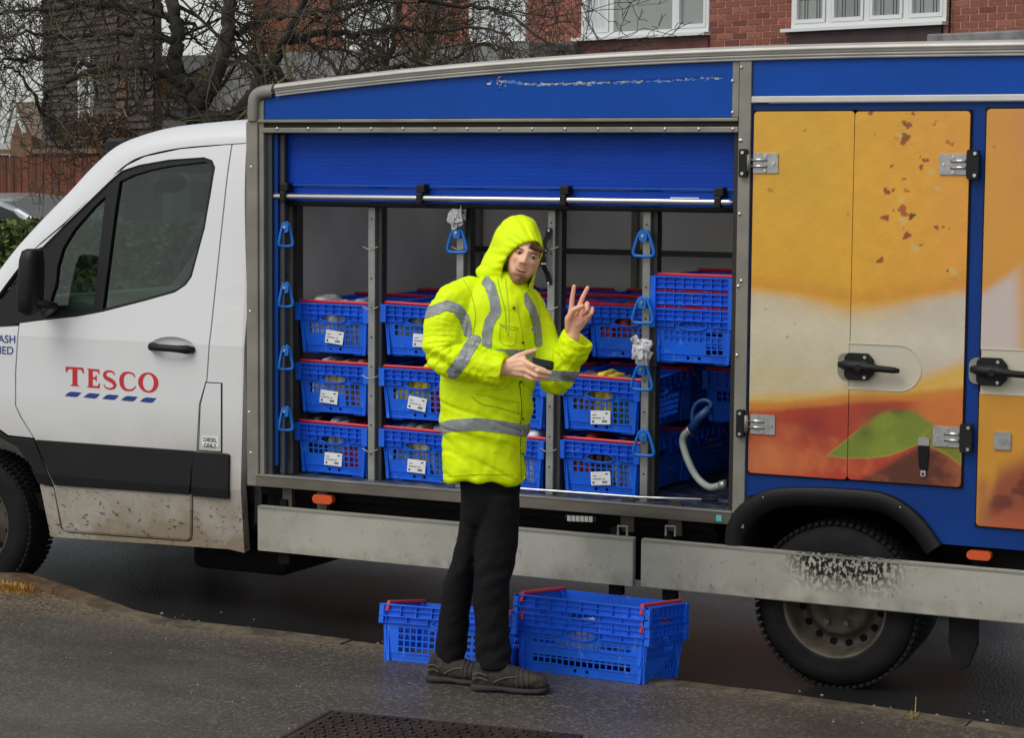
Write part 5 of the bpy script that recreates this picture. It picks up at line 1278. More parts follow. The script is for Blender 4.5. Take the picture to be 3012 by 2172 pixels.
# ------------------------------------------------------------------ CRATES
CW, CL, CH = .385, .585, .232
def crate_body():
    m_ = MB()
    def wall(L, place, cols_, low_cols, hole_w=.0205, pitch=.0272):
        """one wall drawn flat (u along, z up) then set in place"""
        hb = L/2-.018; ht = L/2-.008
        outline = [(-hb,0.006),(-hb+.012,0),(hb-.012,0),(hb,.006),(ht,.178),(ht,.23),(-ht,.23),(-ht,.178)]
        holes = []
        ell = [(.062*math.cos(a),.162+.0165*math.sin(a)) for a in np.linspace(0,2*math.pi,15)[:-1]]
        holes.append(ell)
        n = cols_
        for i in range(n):
            u = (i-(n-1)/2)*pitch
            for j in range(2):
                z1 = .1385-j*.0265+(0 if abs(u) > .068 else -.0); z0 = z1-.0205
                if abs(u) < .07 and j == 0: z1 -= .004; z0 = z1-.0165
                holes.append([(u-hole_w/2,z0),(u+hole_w/2,z0),(u+hole_w/2,z1),(u-hole_w/2,z1)])
            if i >= n-low_cols:
                for j in range(2,4):
                    z1 = .1385-j*.0265-(.0 if 1 else 0); z0 = z1-.0205; holes.append([(u-hole_w/2,z0),(u+hole_w/2,z0),(u+hole_w/2,z1),(u-hole_w/2,z1)])
        for s_ in (-.026,.026):
            holes.append([(s_+.0075*math.cos(a),.020+.0075*math.sin(a)) for a in np.linspace(0,2*math.pi,9)[:-1]])
        t = MB(); t.prism(outline, 0, .0035, holes)
        # ribs: top flange, mid flange, uprights, foot step, handle collar
        ht2 = L/2
        for z0,z1,o_ in ((.226,.232,-.016),(.205,.2085,-.012),(.181,.185,-.016)): t.box((-ht2-.004,o_,z0),(ht2+.004,-.0002,z1))
        for k in range(9):
            u = -ht2+.02+(L-.04)*k/8
            z0 = .1852 if abs(u) > .08 else .1852
            t.box((u-.0015,-.0135,z0),(u+.0015,-.0003,.2258))
        for s_ in (-1,1):
            for k in range(3):
                u = s_*(.085+(ht2-.11)*k/2); t.box((u-.0015,-.012,.160),(u+.0015,-.0003,.1808))
            t.box((s_*.083,-.012,.1555),(s_*(ht2-.012),-.0004,.1592))
        t.tube([(.066*math.cos(a),-.006,.162+.020*math.sin(a)) for a in np.linspace(0,2*math.pi,17)],.003,5,cap=False)
        t.box((-hb+.004,-.004,.0345),(hb-.004,-.0003,.0385))
        for s_ in (-1,1):
            for k in range(3): t.box((s_*.08,-.0018,.018+k*.010),(s_*(hb-.03),-.0003,.0215+k*.010))
            t.box((s_*(hb-.002)-.003,-.003,.0),(s_*(hb-.002)+.003,.012,.18))
        vs = [place(u,o_,z) for u,o_,z in t.v]; m_.add(vs, t.f)
    tp_ = lambda z: .018*(1-min(1,z/.18))   # walls lean out towards the top
    wall(CW, lambda u,o_,z: (u,-CL/2+tp_(z)+o_+.016,z), 10, 3)
    wall(CW, lambda u,o_,z: (-u,CL/2-tp_(z)-o_-.016,z), 10, 3)
    wall(CL, lambda u,o_,z: (CW/2-tp_(z)-o_-.012,u,z), 16, 16)
    wall(CL, lambda u,o_,z: (-CW/2+tp_(z)+o_+.012,-u,z), 16, 16)
    m_.box((-CW/2+.03,-CL/2+.03,.004),(CW/2-.03,CL/2-.03,.009))
    for sx in (-1,1):
        for sy in (-1,1):
            m_.prism(rrect(sx*(CW/2-.012)-.014,.150,sx*(CW/2-.012)+.014,.231,.004,2), sy*(CL/2-.004)-.010, sy*(CL/2-.004)+.010)
            m_.box((sx*(CW/2-.07)-.03,sy*(CL/2-.06)-.02,-.006),(sx*(CW/2-.07)+.03,sy*(CL/2-.06)+.02,.0035))
    return m_.mesh('crate_body')
crate_me = crate_body()
bar_me = MB().tube([(-CW/2-.002,0,-.035),(-CW/2+.004,0,0),(CW/2-.004,0,0),(CW/2+.002,0,-.035)],[.007,.008,.008,.007],8).mesh('bar'); bar_me.materials.append(crate_red)
crate_me.materials.append(crate_blue)
def lab_parts(parent, tilt, u, z):
    l = bpy.data.objects.new('label_sticker', lab_me); col.objects.link(l); l.parent = parent; l.location = (u,-CL/2+.0225,z); l.rotation_euler = (math.radians(-4),tilt,0)
    p_ = bpy.data.objects.new('barcode', bc_me); col.objects.link(p_); p_.parent = l; p_.location = (0,0,0); p_['kind'] = 'stuff'
    return l
lab_me = MB().box((-.047,-.0022,-.030),(.047,-.0012,.030)).mesh('sticker'); lab_me.materials.append(paper)
t_ = MB()
for k in range(7): t_.box((.006+k*.0028,-.0031,-.017),(.0075+k*.0028,-.0024,-.009))
for k in range(8): t_.box((-.03+k*.0042,-.0031,-.004+.0004*(k%3)),(-.0272+k*.0042,-.0024,-.0005))
for k in range(4): t_.box((-.03+k*.0038,-.0031,.007),(-.0275+k*.0038,-.0024,.010))
t_.box((.018,-.0031,.013),(.028,-.0024,.017)); t_.box((-.031,-.0031,-.018),(-.024,-.0024,-.011)); t_.box((.008,-.0031,-.003),(.016,-.0024,-.0005)); t_.v = [(x*1.27,y,z*1.27) for x,y,z in t_.v]
bc_me = t_.mesh('barcode'); bc_me.materials.append(ink)
def make_crate(loc, rotz, label, group, bars=((-.25),(.25)), sticker=None, roll=0., pitch=0., barz=.238):
    c = empty('delivery_crate', loc, label, 'crate', group); c.rotation_euler = (pitch,roll,rotz)
    b = bpy.data.objects.new('body', crate_me); col.objects.link(b); b.parent = c
    for y in bars:
        o = bpy.data.objects.new('carry_bar', bar_me); col.objects.link(o); o.parent = c; o.location = (0,y,barz)
    if sticker: lab_parts(c, *sticker)
    return c
# what the crates hold
pk = {n: mat('pack_%s'%n, lin(c), .45, var=.35, vscale=22, spec=.6) for n,c in (('white',(215,215,215)),('yellow',(225,200,40)),('red',(170,40,40)),('brown',(150,100,76)),('clear',(130,145,160)),('green',(60,110,60)),('black',(34,34,38)),('cream',(205,190,150)))}
def pack(c, label, mats, top=.225, seed=0, fy=None):
    """grocery packs filling the front of a crate"""
    rs = random.Random(seed); root = bpy.data.objects.new('grocery_pack', None); col.objects.link(root); root.location = c.location+Vector((0,0,.012)); root.rotation_euler = c.rotation_euler; tag(root, label, 'groceries', 'groceries in the crates')
    n = len(mats)*2
    for k in range(n):
        g = MB(); wd = (CW-.10)/n; u0 = -(CW-.10)/2+wd*k
        hh = top*rs.uniform(.85,1.08); sx,sy,sz = wd*.56, rs.uniform(.08,.12), hh/2
        g.ellipsoid((u0+wd/2,-CL/2+.036+sy,sz),sx,sy,sz,12,8)
        vs = []
        for x,y,z in g.v:
            f = lambda v_,c_,s_: c_+s_*math.copysign(min(1,abs((v_-c_)/s_)**.38), v_-c_)
            p = Vector((f(x,u0+wd/2,sx), f(y,-CL/2+.036+sy,sy), f(z,sz,sz))); d = noise.noise(p*34+Vector((k*3,seed,0)))*.012; vs.append((p.x+d,p.y+d,max(0,p.z+d)))
        g.v = vs; me = g.mesh('pack'); o = bpy.data.objects.new('pack', me); col.objects.link(o); o.parent = root; me.materials.append(pk[mats[k//2]]); me.shade_smooth()
    return root
colX = [(posts[i][1]+posts[i+1][1])/2 for i in range(4)]+[posts[4][1]+.235]
YF = Yp+.012+CL/2
tierz = [zF+.012+.284*k for k in (2,1,0)]
rown = ['top','middle','bottom']; coln = ['leftmost','second','third, behind the man,','fourth','right hand']
GR = 'blue crates in the van rack'
stk = {(0,0):(.10,.0,.075),(0,1):(.08,-.03,.075),(0,2):(.02,.0,.07),(1,0):(-.0,.01,.075),(1,1):(.14,-.01,.075),(1,2):(.03,-.01,.07),(3,1):(-.06,-.0,.062),(3,2):(-.10,.0,.07),(2,1):None}
cont = {(0,0):(['white','clear'],'clear and white wrapped packs in the top crate of the leftmost rack column'),(0,1):(['white','cream','brown'],'white and pale pink packs in the middle crate of the leftmost rack column'),(0,2):(['black','clear','red'],'dark packs with a red dot in the bottom crate of the leftmost rack column'),
 (1,0):(['clear','red'],'red and dark packs in the top crate of the second rack column'),(1,1):(['yellow','yellow','red'],'bright yellow bags in the middle crate of the second rack column'),(1,2):(['clear','cream','clear'],'pale bottles in the bottom crate of the second rack column'),
 (2,2):(['clear','white'],'pale packs in the bottom crate just right of the man'),(3,1):(['brown','yellow','green'],'brown eggs and yellow packs in the middle crate of the fourth rack column'),(3,2):(['red','black','clear'],'red and dark packs in the bottom crate of the fourth rack column')}
for ci in range(4):
    for ri in range(3):
        if (ci,ri) == (3,0): continue
        if ci == 2 and ri < 2: lb = 'blue crate in the %s tier of the rack, hidden mostly behind the man'%rown[ri]
        else: lb = 'blue crate with white label in the %s tier of the %s rack column'%(rown[ri],coln[ci].replace(', behind the man,',''))
        s_ = stk.get((ci,ri)); st_ = (s_[0],s_[1],s_[2]) if s_ else (.05,.02,.07)
        c = make_crate((colX[ci],YF+rnd.uniform(-.008,.02),tierz[ri]+rnd.uniform(-.003,.003)), rnd.uniform(-.02,.03), lb, GR, bars=(-.262,.262), sticker=st_, roll=rnd.uniform(.008,.03), pitch=.02)
        if (ci,ri) in cont: pack(c, cont[(ci,ri)][1], cont[(ci,ri)][0], seed=ci*3+ri, top=.235)
# paper lying on top of some crates
c = make_crate((colX[3],YF+.30,tierz[0]+.01), .0, 'blue crate pushed back in shadow on the top tier behind the raised hand', GR, bars=(-.262,.262), sticker=None)
pack(c,'orange bag in the pushed back crate behind the raised hand',['red','brown'],seed=31,top=.25)
for ci in range(5):
    for ri in range(3):
        if ci == 4 and ri != 1: continue
        for dp in (1,2):
            if dp == 2 and ri != 0: continue
            if ci == 4 and dp == 2: continue
            y_ = YF+.615*dp+(.02 if ci != 3 or ri else .3)
            if y_+CL/2 > YB-.06: continue
            if ci == 4: lb = 'blue crate standing in shadow behind the hose at the right of the opening'
            else: lb = 'blue crate in shadow, %s row from the front, %s tier, %s rack column'%(('second','third')[dp-1],rown[ri],coln[ci].replace(', behind the man,',''))
            make_crate((colX[ci] if ci < 4 else colX[4]-.02,y_,tierz[ri]-.006), rnd.uniform(-.02,.02), lb, GR, bars=(-.262,.262))
# nested stack on the right
zst = onY(1530,806,Yp)[2]
for k,(dz,lb) in enumerate(((0,'lowest and only whole crate of the nested stack of three right of the hooks'),(.070,'middle crate of the nested stack of three right of the hooks'),(.139,'topmost crate of the nested stack of three right of the hooks'))):
    make_crate((onY(1529,700,Yp)[0],Yp+.01+CL/2,zst+dz), .0, lb, 'nested blue crates', bars=(-.272,.262), roll=.006)
# rails that carry the stack
MB().box((posts[4][1]+.02,Yp+.01,zst-.02),(posts[4][1]+.05,YB-.1,zst-.004)).build('crate_rail', MATS['dark_rail'], van)
MB().box((posts[4][1]+.40,Yp+.03,zst-.02),(xR-.001,YB-.1,zst-.004)).build('crate_rail', MATS['dark_rail'], van)
# ground crates
def ground_crate(px_l, px_r, Z, label, sticker=None, dz=0, bars=(-.262,.262), flip=1):
    """long side between two photo points on the ground"""
    A = onZ(*px_l, Z); B = onZ(*px_r, Z); d = B[:2]-A[:2]; ang = math.atan2(d[1],d[0]); mid = (A[:2]+B[:2])/2
    n = np.array([-math.sin(ang),math.cos(ang)])
    c = mid+n*(CW/2-.01)
    return make_crate((c[0],c[1],Z+.004+dz), ang+math.pi/2*1, label, 'crates on the pavement', bars=bars)
ga = ground_crate((1142,1484),(1427,1520),PZ,'lower crate of the pair standing on the kerb right of the boots')
gb = ground_crate((1142,1484),(1427,1520),PZ,'upper crate nested in the one on the kerb right of the boots',dz=.070)
gc = ground_crate((838,1464),(1136,1492),PZ,'single blue crate on the kerb behind the man\'s legs, left of the nested pair')
for g in (ga,gb,gc): g.scale = (1.04,1.04,1.04)
ga.rotation_euler.y = .115; gb.rotation_euler.y = .115; gc.rotation_euler.y = .17
for g in (ga,gc): g.location.z = PZ+.004-.19*math.sin(g.rotation_euler.y)+.0
gb.location = ga.location+Vector((0,0,.074))
gp2 = pack(ga,'pale green and white packs inside the nested crates on the pavement',['white','green','white'],seed=41,top=.15); gp2.location = ga.location+Vector((0,0,.014)); gp2.rotation_euler = ga.rotation_euler
for ch in gp2.children: ch.location = (0,.20,.05)
# loose papers and odds
def scrap(x, y, w, h, Y, label, seed):
    rs = random.Random(seed); m_ = MB(); c_ = onY(x,y,Y)
    for k in range(6):
        cx_,cz_ = c_[0]+rs.uniform(-.3,.3)*w, c_[2]+rs.uniform(-.35,.35)*h; a = rs.uniform(-.6,.6); ww,hh = w*rs.uniform(.22,.36), h*rs.uniform(.2,.34); R_ = Matrix.Rotation(a,3,'Y')@Matrix.Rotation(rs.uniform(-.4,.4),3,'Z')@Matrix.Rotation(rs.uniform(-.4,.4),3,'X')
        n0 = len(m_.v); P = []
        for j in range(5):
            for i in range(5):
                p = Vector(((i/2-1)*ww*rs.uniform(.85,1),.006*math.sin(i*1.3+k)+.004*math.cos(j*1.7),(j/2-1)*hh*rs.uniform(.85,1))); P.append(Vector((cx_,Y-.006*k,cz_))+R_@p)
        m_.add(P,[(j*5+i,j*5+i+1,j*5+i+6,j*5+i+5) for j in range(4) for i in range(4)])
    o = m_.build('paper_scrap', mat('scrap_paper_%d'%seed, lin((214,214,216)), .7, c2=lin((120,122,126)), vscale=60, lo=.56,hi=.62), solid=.0008); tag(o, label, 'paper')
scrap(1013,492,.075,.125,Yp-.03,'torn white paper labels stuck on the post above the upper left blue hook',3)
scrap(1423,783,.085,.125,Yp-.04,'crumpled white paper labels hanging on the post between the second and third blue hooks',5)
# hose with handle
hs = empty('grey_hose', tuple(onY(1600,1075,V+.2)), 'curved grey hose with blue handle standing in the dark right bay of the rack', 'hose')
hpth = [onY(x,y,V+d) for x,y,d in ((1594,1076,.16),(1570,1079,.17),(1545,1060,.2),(1525,1025,.22),(1512,985,.24),(1514,965,.24),(1524,955,.24))]
MB().tube(spline(hpth,5),.0155,12).build('hose', mat('grey_hose', lin((150,158,150)), .4, var=.15, vscale=12), hs, smooth=True)
bh = [onY(x,y,V+.24) for x,y in ((1528,953),(1548,925),(1572,905),(1575,895),(1562,887),(1545,892),(1534,910),(1533,940),(1528,953))]
MB().tube(bh[:3],.02,10).tube(spline(bh[2:],4),.010,8).build('hose_handle', mat('dark_blue_plastic', lin((16,60,110)), .45), hs, smooth=True)
MB().tube([hpth[-1],bh[0]],.021,10).build('hose_clamp', steel, hs, smooth=True); MB().tube([hpth[0],onY(1608,1073,V+.16)],.021,10).build('hose_clamp', steel, hs, smooth=True)
# rod on the sill
rd = empty('metal_rod', tuple(onY(1160,1080,V+.03)), 'long thin steel rod lying along the floor edge of the opening', 'rod')
Pr = [onY(x,y,V+.03) for x,y in ((975,1068),(1160,1083),(1300,1093),(1420,1102),(1555,1106))]
MB().tube(Pr,.006,8).build('rod', chrome, rd, smooth=True)
MB().tube([Pr[-1],onY(1588,1107,V+.03)],.0085,8).build('rod_tip', black_plastic, rd, smooth=True)
# ------------------------------------------------------------------ THE MAN
fp = onZ(1110,1520,PZ); PD = float((CM@(fp-np.array([0,0,H])))[2]); fwh = np.array([_fw[0],_fw[1],0]); fwh /= np.hypot(*fwh[:2])
PB = np.array([fp[0],fp[1],0.]); SP = FPX/PD            # photo units per metre at the man
def PP(x, y, d=0.):      # d = metres towards the camera from his middle plane
    return Vector(onP(x,y,PB-fwh*d,fwh))
def inv(p):              # world -> (photo x, photo y, d)
    d = -np.dot(np.array(p)-PB, fwh); x,y = pix(p); return x,y,d
man = empty('person', (PB[0],PB[1],PZ), 'man in yellow hooded high visibility coat making a V sign and holding a device', 'person')
skin = mat('skin', (1,1,1), .5, attr='Col', spec=.4, bump=.05, bscale=250)
hiv = mat('high_vis_yellow', (.77,1.0,.0), .6, spec=.25, var=.03, vscale=9, bump=.35, bscale=22)
hiv_b = hiv.node_tree.nodes['Principled BSDF']
tape = mat('grey_reflective_tape', lin((142,148,146)), .38, .1, var=.12, vscale=40)
trou = mat('black_trousers', lin((14,14,17)), .85, spec=.25, var=.3, vscale=20, bump=.3, bscale=90)
boot_m = mat('worn_boot_suede', lin((62,56,46)), .8, c2=lin((38,35,32)), vscale=18, lo=.35, hi=.6, bump=.5, bscale=90)
sole_m = mat('boot_sole', lin((40,38,36)), .75, var=.3, vscale=15)
def remeshed(mb, vox, smooth_it=2, fac=.5):
    me = mb.mesh('raw', True); o = bpy.data.objects.new('raw', me); col.objects.link(o)
    r = o.modifiers.new('r','REMESH'); r.mode = 'VOXEL'; r.voxel_size = vox; r.adaptivity = 0
    if smooth_it:
        s = o.modifiers.new('s','SMOOTH'); s.iterations = smooth_it; s.factor = fac
    dg = bpy.context.evaluated_depsgraph_get(); e = o.evaluated_get(dg); out = bpy.data.meshes.new_from_object(e); bpy.data.objects.remove(o); return out
# ---- head: a shaped ball in its own axes (a right, b up, c towards camera)
HC_ = (1159,581,.045); TIL = math.radians(19.5)
def head_pt(a, b, c):
    u = np.array([math.cos(TIL),math.sin(TIL)])*a*SP; v = np.array([math.sin(TIL),-math.cos(TIL)])*b*SP
    return PP(HC_[0]+u[0]+v[0], HC_[1]+u[1]+v[1], HC_[2]+c)
def head_inv(x, y):
    dx,dy = (x-HC_[0])/SP,(y-HC_[1])/SP; return dx*math.cos(TIL)+dy*math.sin(TIL), dx*math.sin(TIL)-dy*math.cos(TIL)
G = lambda a,b,a0,b0,sa,sb: math.exp(-((a-a0)/sa)**2-((b-b0)/sb)**2)
hm_ = MB(); NU,NV = 110,90; vs_ = []; fs_ = []
for j in range(NV+1):
    th_ = -math.pi/2+math.pi*j/NV; th_ = max(-1.545,min(1.545,th_))
    for i in range(NU):
        ph = 2*math.pi*i/NU
        sa_, cb_, cc_ = math.sin(ph)*math.cos(th_), math.sin(th_), math.cos(ph)*math.cos(th_)
        b = cb_*.112; wdt = .067*(1-.33*max(0,-cb_)**1.5) if cb_ < 0 else .067
        a = sa_*wdt; c = cc_*.092; braw = b
        if cb_ < -.2: c += (cc_ > 0)*.012*min(1,(-.2-cb_)*2)*max(0,cc_)
        b_keep = b
        if cc_ > 0:
            b = .947*b-.014
            f = min(1,cc_*3)
            d = .0
            # nose
            if -.030 < b < .034: 
                t = (.034-b)/.050; t = max(0,min(1,t)); ridge = .004+.023*t**1.3
                if b < -.015: ridge *= max(0,1-(-.015-b)/.010)
                d += ridge*math.exp(-(a/(.0085+.004*t))**2)
            d += .010*(G(a,b,.0125,-.014,.0062,.008)+G(a,b,-.0125,-.014,.0062,.008))
            d -= .0135*(G(a,b,.031,.020,.0165,.0105)+G(a,b,-.031,.020,.0165,.0105))
            d += .0065*(G(a,b,.029,.034,.020,.006)+G(a,b,-.029,.034,.020,.006))+.003*G(a,b,0,.04,.02,.015)
            d += .006*(G(a,b,.043,-.008,.016,.016)+G(a,b,-.043,-.008,.016,.016))
            mb_ = -.052+.0062*(a/.024)**2
            d += .0042*math.exp(-((b-(mb_+.0055))/.0042)**2-(a/.023)**4)+.0045*math.exp(-((b-(mb_-.0062))/.005)**2-(a/.019)**4)-.0065*math.exp(-((b-mb_)/.0022)**2-(a/.026)**4)
            d -= .003*G(a,b,0,-.070,.02,.006); d += .009*G(a,b,0,-.089,.020,.013)
            d -= .003*(G(a,b,.028,-.030,.006,.016)+G(a,b,-.028,-.030,.006,.016))
            c += d*f
        vs_.append(head_pt(a,b_keep,c))
for j in range(NV):
    for i in range(NU):
        q0 = j*NU+i; q1 = j*NU+(i+1)%NU; fs_.append((q0,q1,q1+NU,q0+NU))
fs_.append(tuple(range(NU-1,-1,-1))); fs_.append(tuple(range(NV*NU,NV*NU+NU)))
bm_ = MB().add(vs_,fs_)
cap_ = lambda p0,r0,p1,r1: bm_.capsule(PP(*p0),r0,PP(*p1),r1)
def chain(pts, rs):
    for (p0,r0),(p1,r1) in zip(zip(pts[:-1],rs[:-1]),zip(pts[1:],rs[1:])): cap_(p0,r0,p1,r1)
# neck, trunk and limbs (inside the clothes)
chain([(1150,600,.0),(1118,680,-.02)],[.055,.06])
chain([(1110,690,0),(1085,800,0),(1075,930,0),(1085,1060,0)],[.10,.12,.11,.11])
chain([(1110,690,.0),(1015,672,.04),(985,785,.13),(1075,815,.19),(1112,817,.21)],[.06,.055,.045,.038,.029])
chain([(1110,690,.0),(1180,690,-.04),(1232,838,.02),(1258,780,.08),(1268,745,.10)],[.06,.05,.042,.033,.028])
chain([(1085,1060,0),(1060,1110,-.02),(1028,1250,-.04),(997,1470,-.066)],[.07,.05,.038,.03]); chain([(1085,1060,0),(1108,1110,.03),(1094,1260,.05),(1094,1486,.075)],[.07,.05,.04,.03])
# raised hand
chain([(1268,745,.10),(1270,715,.105)],[.0265,.026])
for kx,ky in ((1264,690),(1277,688),(1291,693),(1301,703)): chain([(1268+(kx-1268)*.3,728,.105),(kx,ky,.11)],[.0165,.0125])
chain([(1270,722,.108),(1285,712,.112)],[.02,.02])
chain([(1264,690,.11),(1267,660,.115),(1271,634,.12)],[.0108,.0095,.0080])
chain([(1279,688,.11),(1289,661,.115),(1301,637.5,.12)],[.0110,.0097,.0082])
chain([(1292,692,.11),(1300,673,.138),(1299,686,.155),(1291,694,.148)],[.0105,.0105,.0095,.0085])
chain([(1303,702,.11),(1311,684,.132),(1309,694,.148),(1300,702,.142)],[.0098,.0095,.0088,.008])
chain([(1260,728,.11),(1258,706,.128),(1270,686,.148),(1289,678,.162)],[.0175,.0145,.0115,.0095])
# lower hand holding the device
chain([(1108,817,.22),(1128,815,.225)],[.0275,.027])
for kx,ky,dd in ((1160,797,.235),(1164,808,.245),(1162,819,.247),(1156,829,.24)): chain([(1124,815+(ky-815)*.5,.225),(kx,ky,dd)],[.019,.0135])
chain([(1158,799,.24),(1182,812,.282),(1206,820,.280)],[.0112,.0102,.0084])
chain([(1163,808,.245),(1192,821,.288),(1218,827,.278)],[.0115,.0102,.0084])
chain([(1162,819,.247),(1189,832,.278),(1214,835,.268)],[.0110,.0098,.0082])
chain([(1156,829,.24),(1178,839,.255),(1202,841,.25)],[.0100,.0090,.0076])
chain([(1128,803,.225),(1147,790,.225),(1168,781,.215),(1186,776,.21)],[.0165,.0135,.0108,.0085])
me = remeshed(bm_, .0029, 2, .45)
V_ = vco(me); cols = np.zeros((len(V_),3)); base = np.array(lin((244,192,160))); 
for i,p in enumerate(V_):
    x,y,d = inv(p); c = base.copy()
    n1 = noise.noise(Vector(p)*22)
    c = c*(1+.07*n1)
    if y < 652 and d > .0 and x < 1225:
        a,b = head_inv(x,y); b = .947*b-.014
        def m2(c, t, k): k = max(0,min(1,k)); return c*(1-k)+np.array(lin(t))*k
        nz = .5+.5*noise.noise(Vector(p)*180)
        c = m2(c,(205,125,105),.45*(G(a,b,.042,-.012,.018,.014)+G(a,b,-.042,-.012,.018,.014))+.35*G(a,b,0,-.02,.012,.012))
        for s_ in (-1,1):
            c = m2(c,(88,58,42),.9*math.exp(-((b-(.0320+.001*s_-((a-s_*.028)/.03)**2*.005))/.0036)**2-((a-s_*.031)/.0185)**4))
            c = m2(c,(150,98,80),.75*G(a,b,s_*.030,.020,.018,.010))  # eye-socket shade painted into the skin colour
            c = m2(c,(50,32,28),.9*math.exp(-((b-.0215-.0015*0+((a-s_*.030)/.014)**2*.0025)/.0016)**2-((a-s_*.030)/.0145)**6))
        jaw = max(0,min(1,(-.052-b)/.030+max(0,(abs(a)-.034)/.020))); 
        if b > .0: jaw = max(0,min(1,(abs(a)-.056)/.010))*.5
        mous = math.exp(-((b+.037)/.0065)**2-(a/.026)**4); chin = math.exp(-((b+.086)/.020)**2-(a/.034)**4)*1.1
        c = m2(c,(126,84,58),min(.88,(.85*jaw+.65*mous+1.0*chin))*(.7+.5*nz))
        lipm = math.exp(-((b+.0515)/.0085)**2-(a/.0225)**4)
        c = m2(c,(190,104,96),.85*lipm)
        c = m2(c,(60,28,26),.95*math.exp(-((b-(-.052+.0062*(a/.024)**2))/.0027)**2-(a/.0245)**6))
        c = m2(c,(110,70,58),.4*(G(a,b,.0075,-.0215,.0035,.002)+G(a,b,-.0075,-.0215,.0035,.002)))
        if b > .070: c = m2(c,(82,60,44),(b-.070)/.006)
    elif y < 760 and x > 1240:
        c = c*np.array([1.0,.90,.90])
    cols[i] = c
set_colors(me, cols); body = link('body', me, man, skin, smooth=True)
# eyes
eye_m = mat('eye', (1,1,1), .15, attr='Col')
for s_ in (-1,1):
    cpt = head_pt(s_*.0290,.0325,.0722); g = MB().ellipsoid(cpt,.0118,.0118,.0118,20,16); me = g.mesh('eye'); cl = []
    for p in g.v:
        x,y,d = inv(p); a,b = head_inv(x,y); r_ = math.hypot(a-s_*.0290-.001,b-.0325); cl.append(lin((26,20,18)) if r_ < .0030 else lin((60,48,40)) if r_ < .0062 else lin((168,150,142)))
    set_colors(me, cl); o = link('eye', me, man, eye_m, smooth=True)
    lid = MB(); lid.tube([head_pt(s_*.0290+t*.0145,.0398-abs(t)**2*.004,.0822-abs(t)**2*.006) for t in np.linspace(-1,1,7)],[.0012,.0024,.0030,.0032,.0030,.0024,.0012],6); me = lid.mesh('lid'); set_colors(me,[lin((206,150,126))]*len(lid.v)); link('eyelid', me, man, skin, smooth=True)
# hair fringe under the hood
hair = mat('brown_hair', lin((84,58,40)), .7, var=.3, vscale=60)
hr = MB(); rs = random.Random(2)
for k in range(110):
    a0 = rs.uniform(.005,.060); p0 = head_pt(a0,.082+rs.uniform(-.004,.002),.066); p1 = head_pt(a0+rs.uniform(-.006,.008),.074,.078); p2 = head_pt(a0+rs.uniform(-.010,.014),.062+rs.uniform(-.004,.008)+ (abs(a0)-.02)*-.05,.0835-abs(a0)*.25)
    hr.tube([p0,p1,p2],[.0022,.002,.0008],4)
for k in range(40):
    b0_ = rs.uniform(.0,.06); hr.tube([head_pt(.064,b0_+.015,.028),head_pt(.0665,b0_,.03),head_pt(.066,b0_-.012,.034)],[.002,.002,.0008],4)
hr.build('hair', hair, man, smooth=True)['kind'] = 'stuff'
# ---- coat: trunk rings, sleeves, joined by remeshing
jm = MB(); rings = []
tr = [(1072,990,1161,.150),(1066,985,1163,.155),(1030,981,1165,.158),(980,978,1167,.160),(930,975,1172,.165),(880,972,1182,.172),(840,970,1188,.178),(780,973,1191,.178),(730,980,1196,.172),(700,988,1199,.165),(675,1000,1194,.155),(655,1014,1186,.140),(638,1030,1177,.120),(624,1050,1168,.10),(612,1072,1160,.085),(604,1090,1150,.07)]
for y,xl,xr,dp in tr:
    r_ = []
    for k in range(40):
        a = 2*math.pi*k/40; ca,sa = math.cos(a),math.sin(a); ca = math.copysign(abs(ca)**.85,ca); sa = math.copysign(abs(sa)**.85,sa)
        cx_ = (xl+xr)/2; r_.append(PP(cx_+(xr-xl)/2*ca, y+ (0 if y < 1000 else (4*ca)), dp*sa*(1.0 if sa > 0 else .95)))
    rings.append(r_)
jm.loft(rings)
trunk_n = None
armL = [(1040,648,.03),(1006,672,.075),(988,705,.10),(980,745,.125),(984,788,.155),(1030,804,.19),(1072,814,.21),(1107,821,.222)]
rL = [.066,.083,.082,.078,.073,.073,.067,.064]
armR = [(1165,668,-.02),(1180,700,-.03),(1200,755,-.01),(1217,810,.015),(1229,838,.03),(1244,820,.05),(1262,785,.075),(1279,755,.095)]
rR = [.062,.066,.066,.066,.064,.067,.068,.066]
def arm(P_, R_):
    Ps = [PP(*p) for p in P_]; S = spline([tuple(p) for p in Ps],3); Rr = np.interp(np.linspace(0,1,len(S)),np.linspace(0,1,len(R_)),R_)
    for i in range(len(S)-1): jm.capsule(S[i],Rr[i],S[i+1],Rr[i+1],16)
    return np.array([np.array(s) for s in S])
SL = arm(armL,rL); SR = arm(armR,rR)
me = remeshed(jm, .0050, 5, .5)
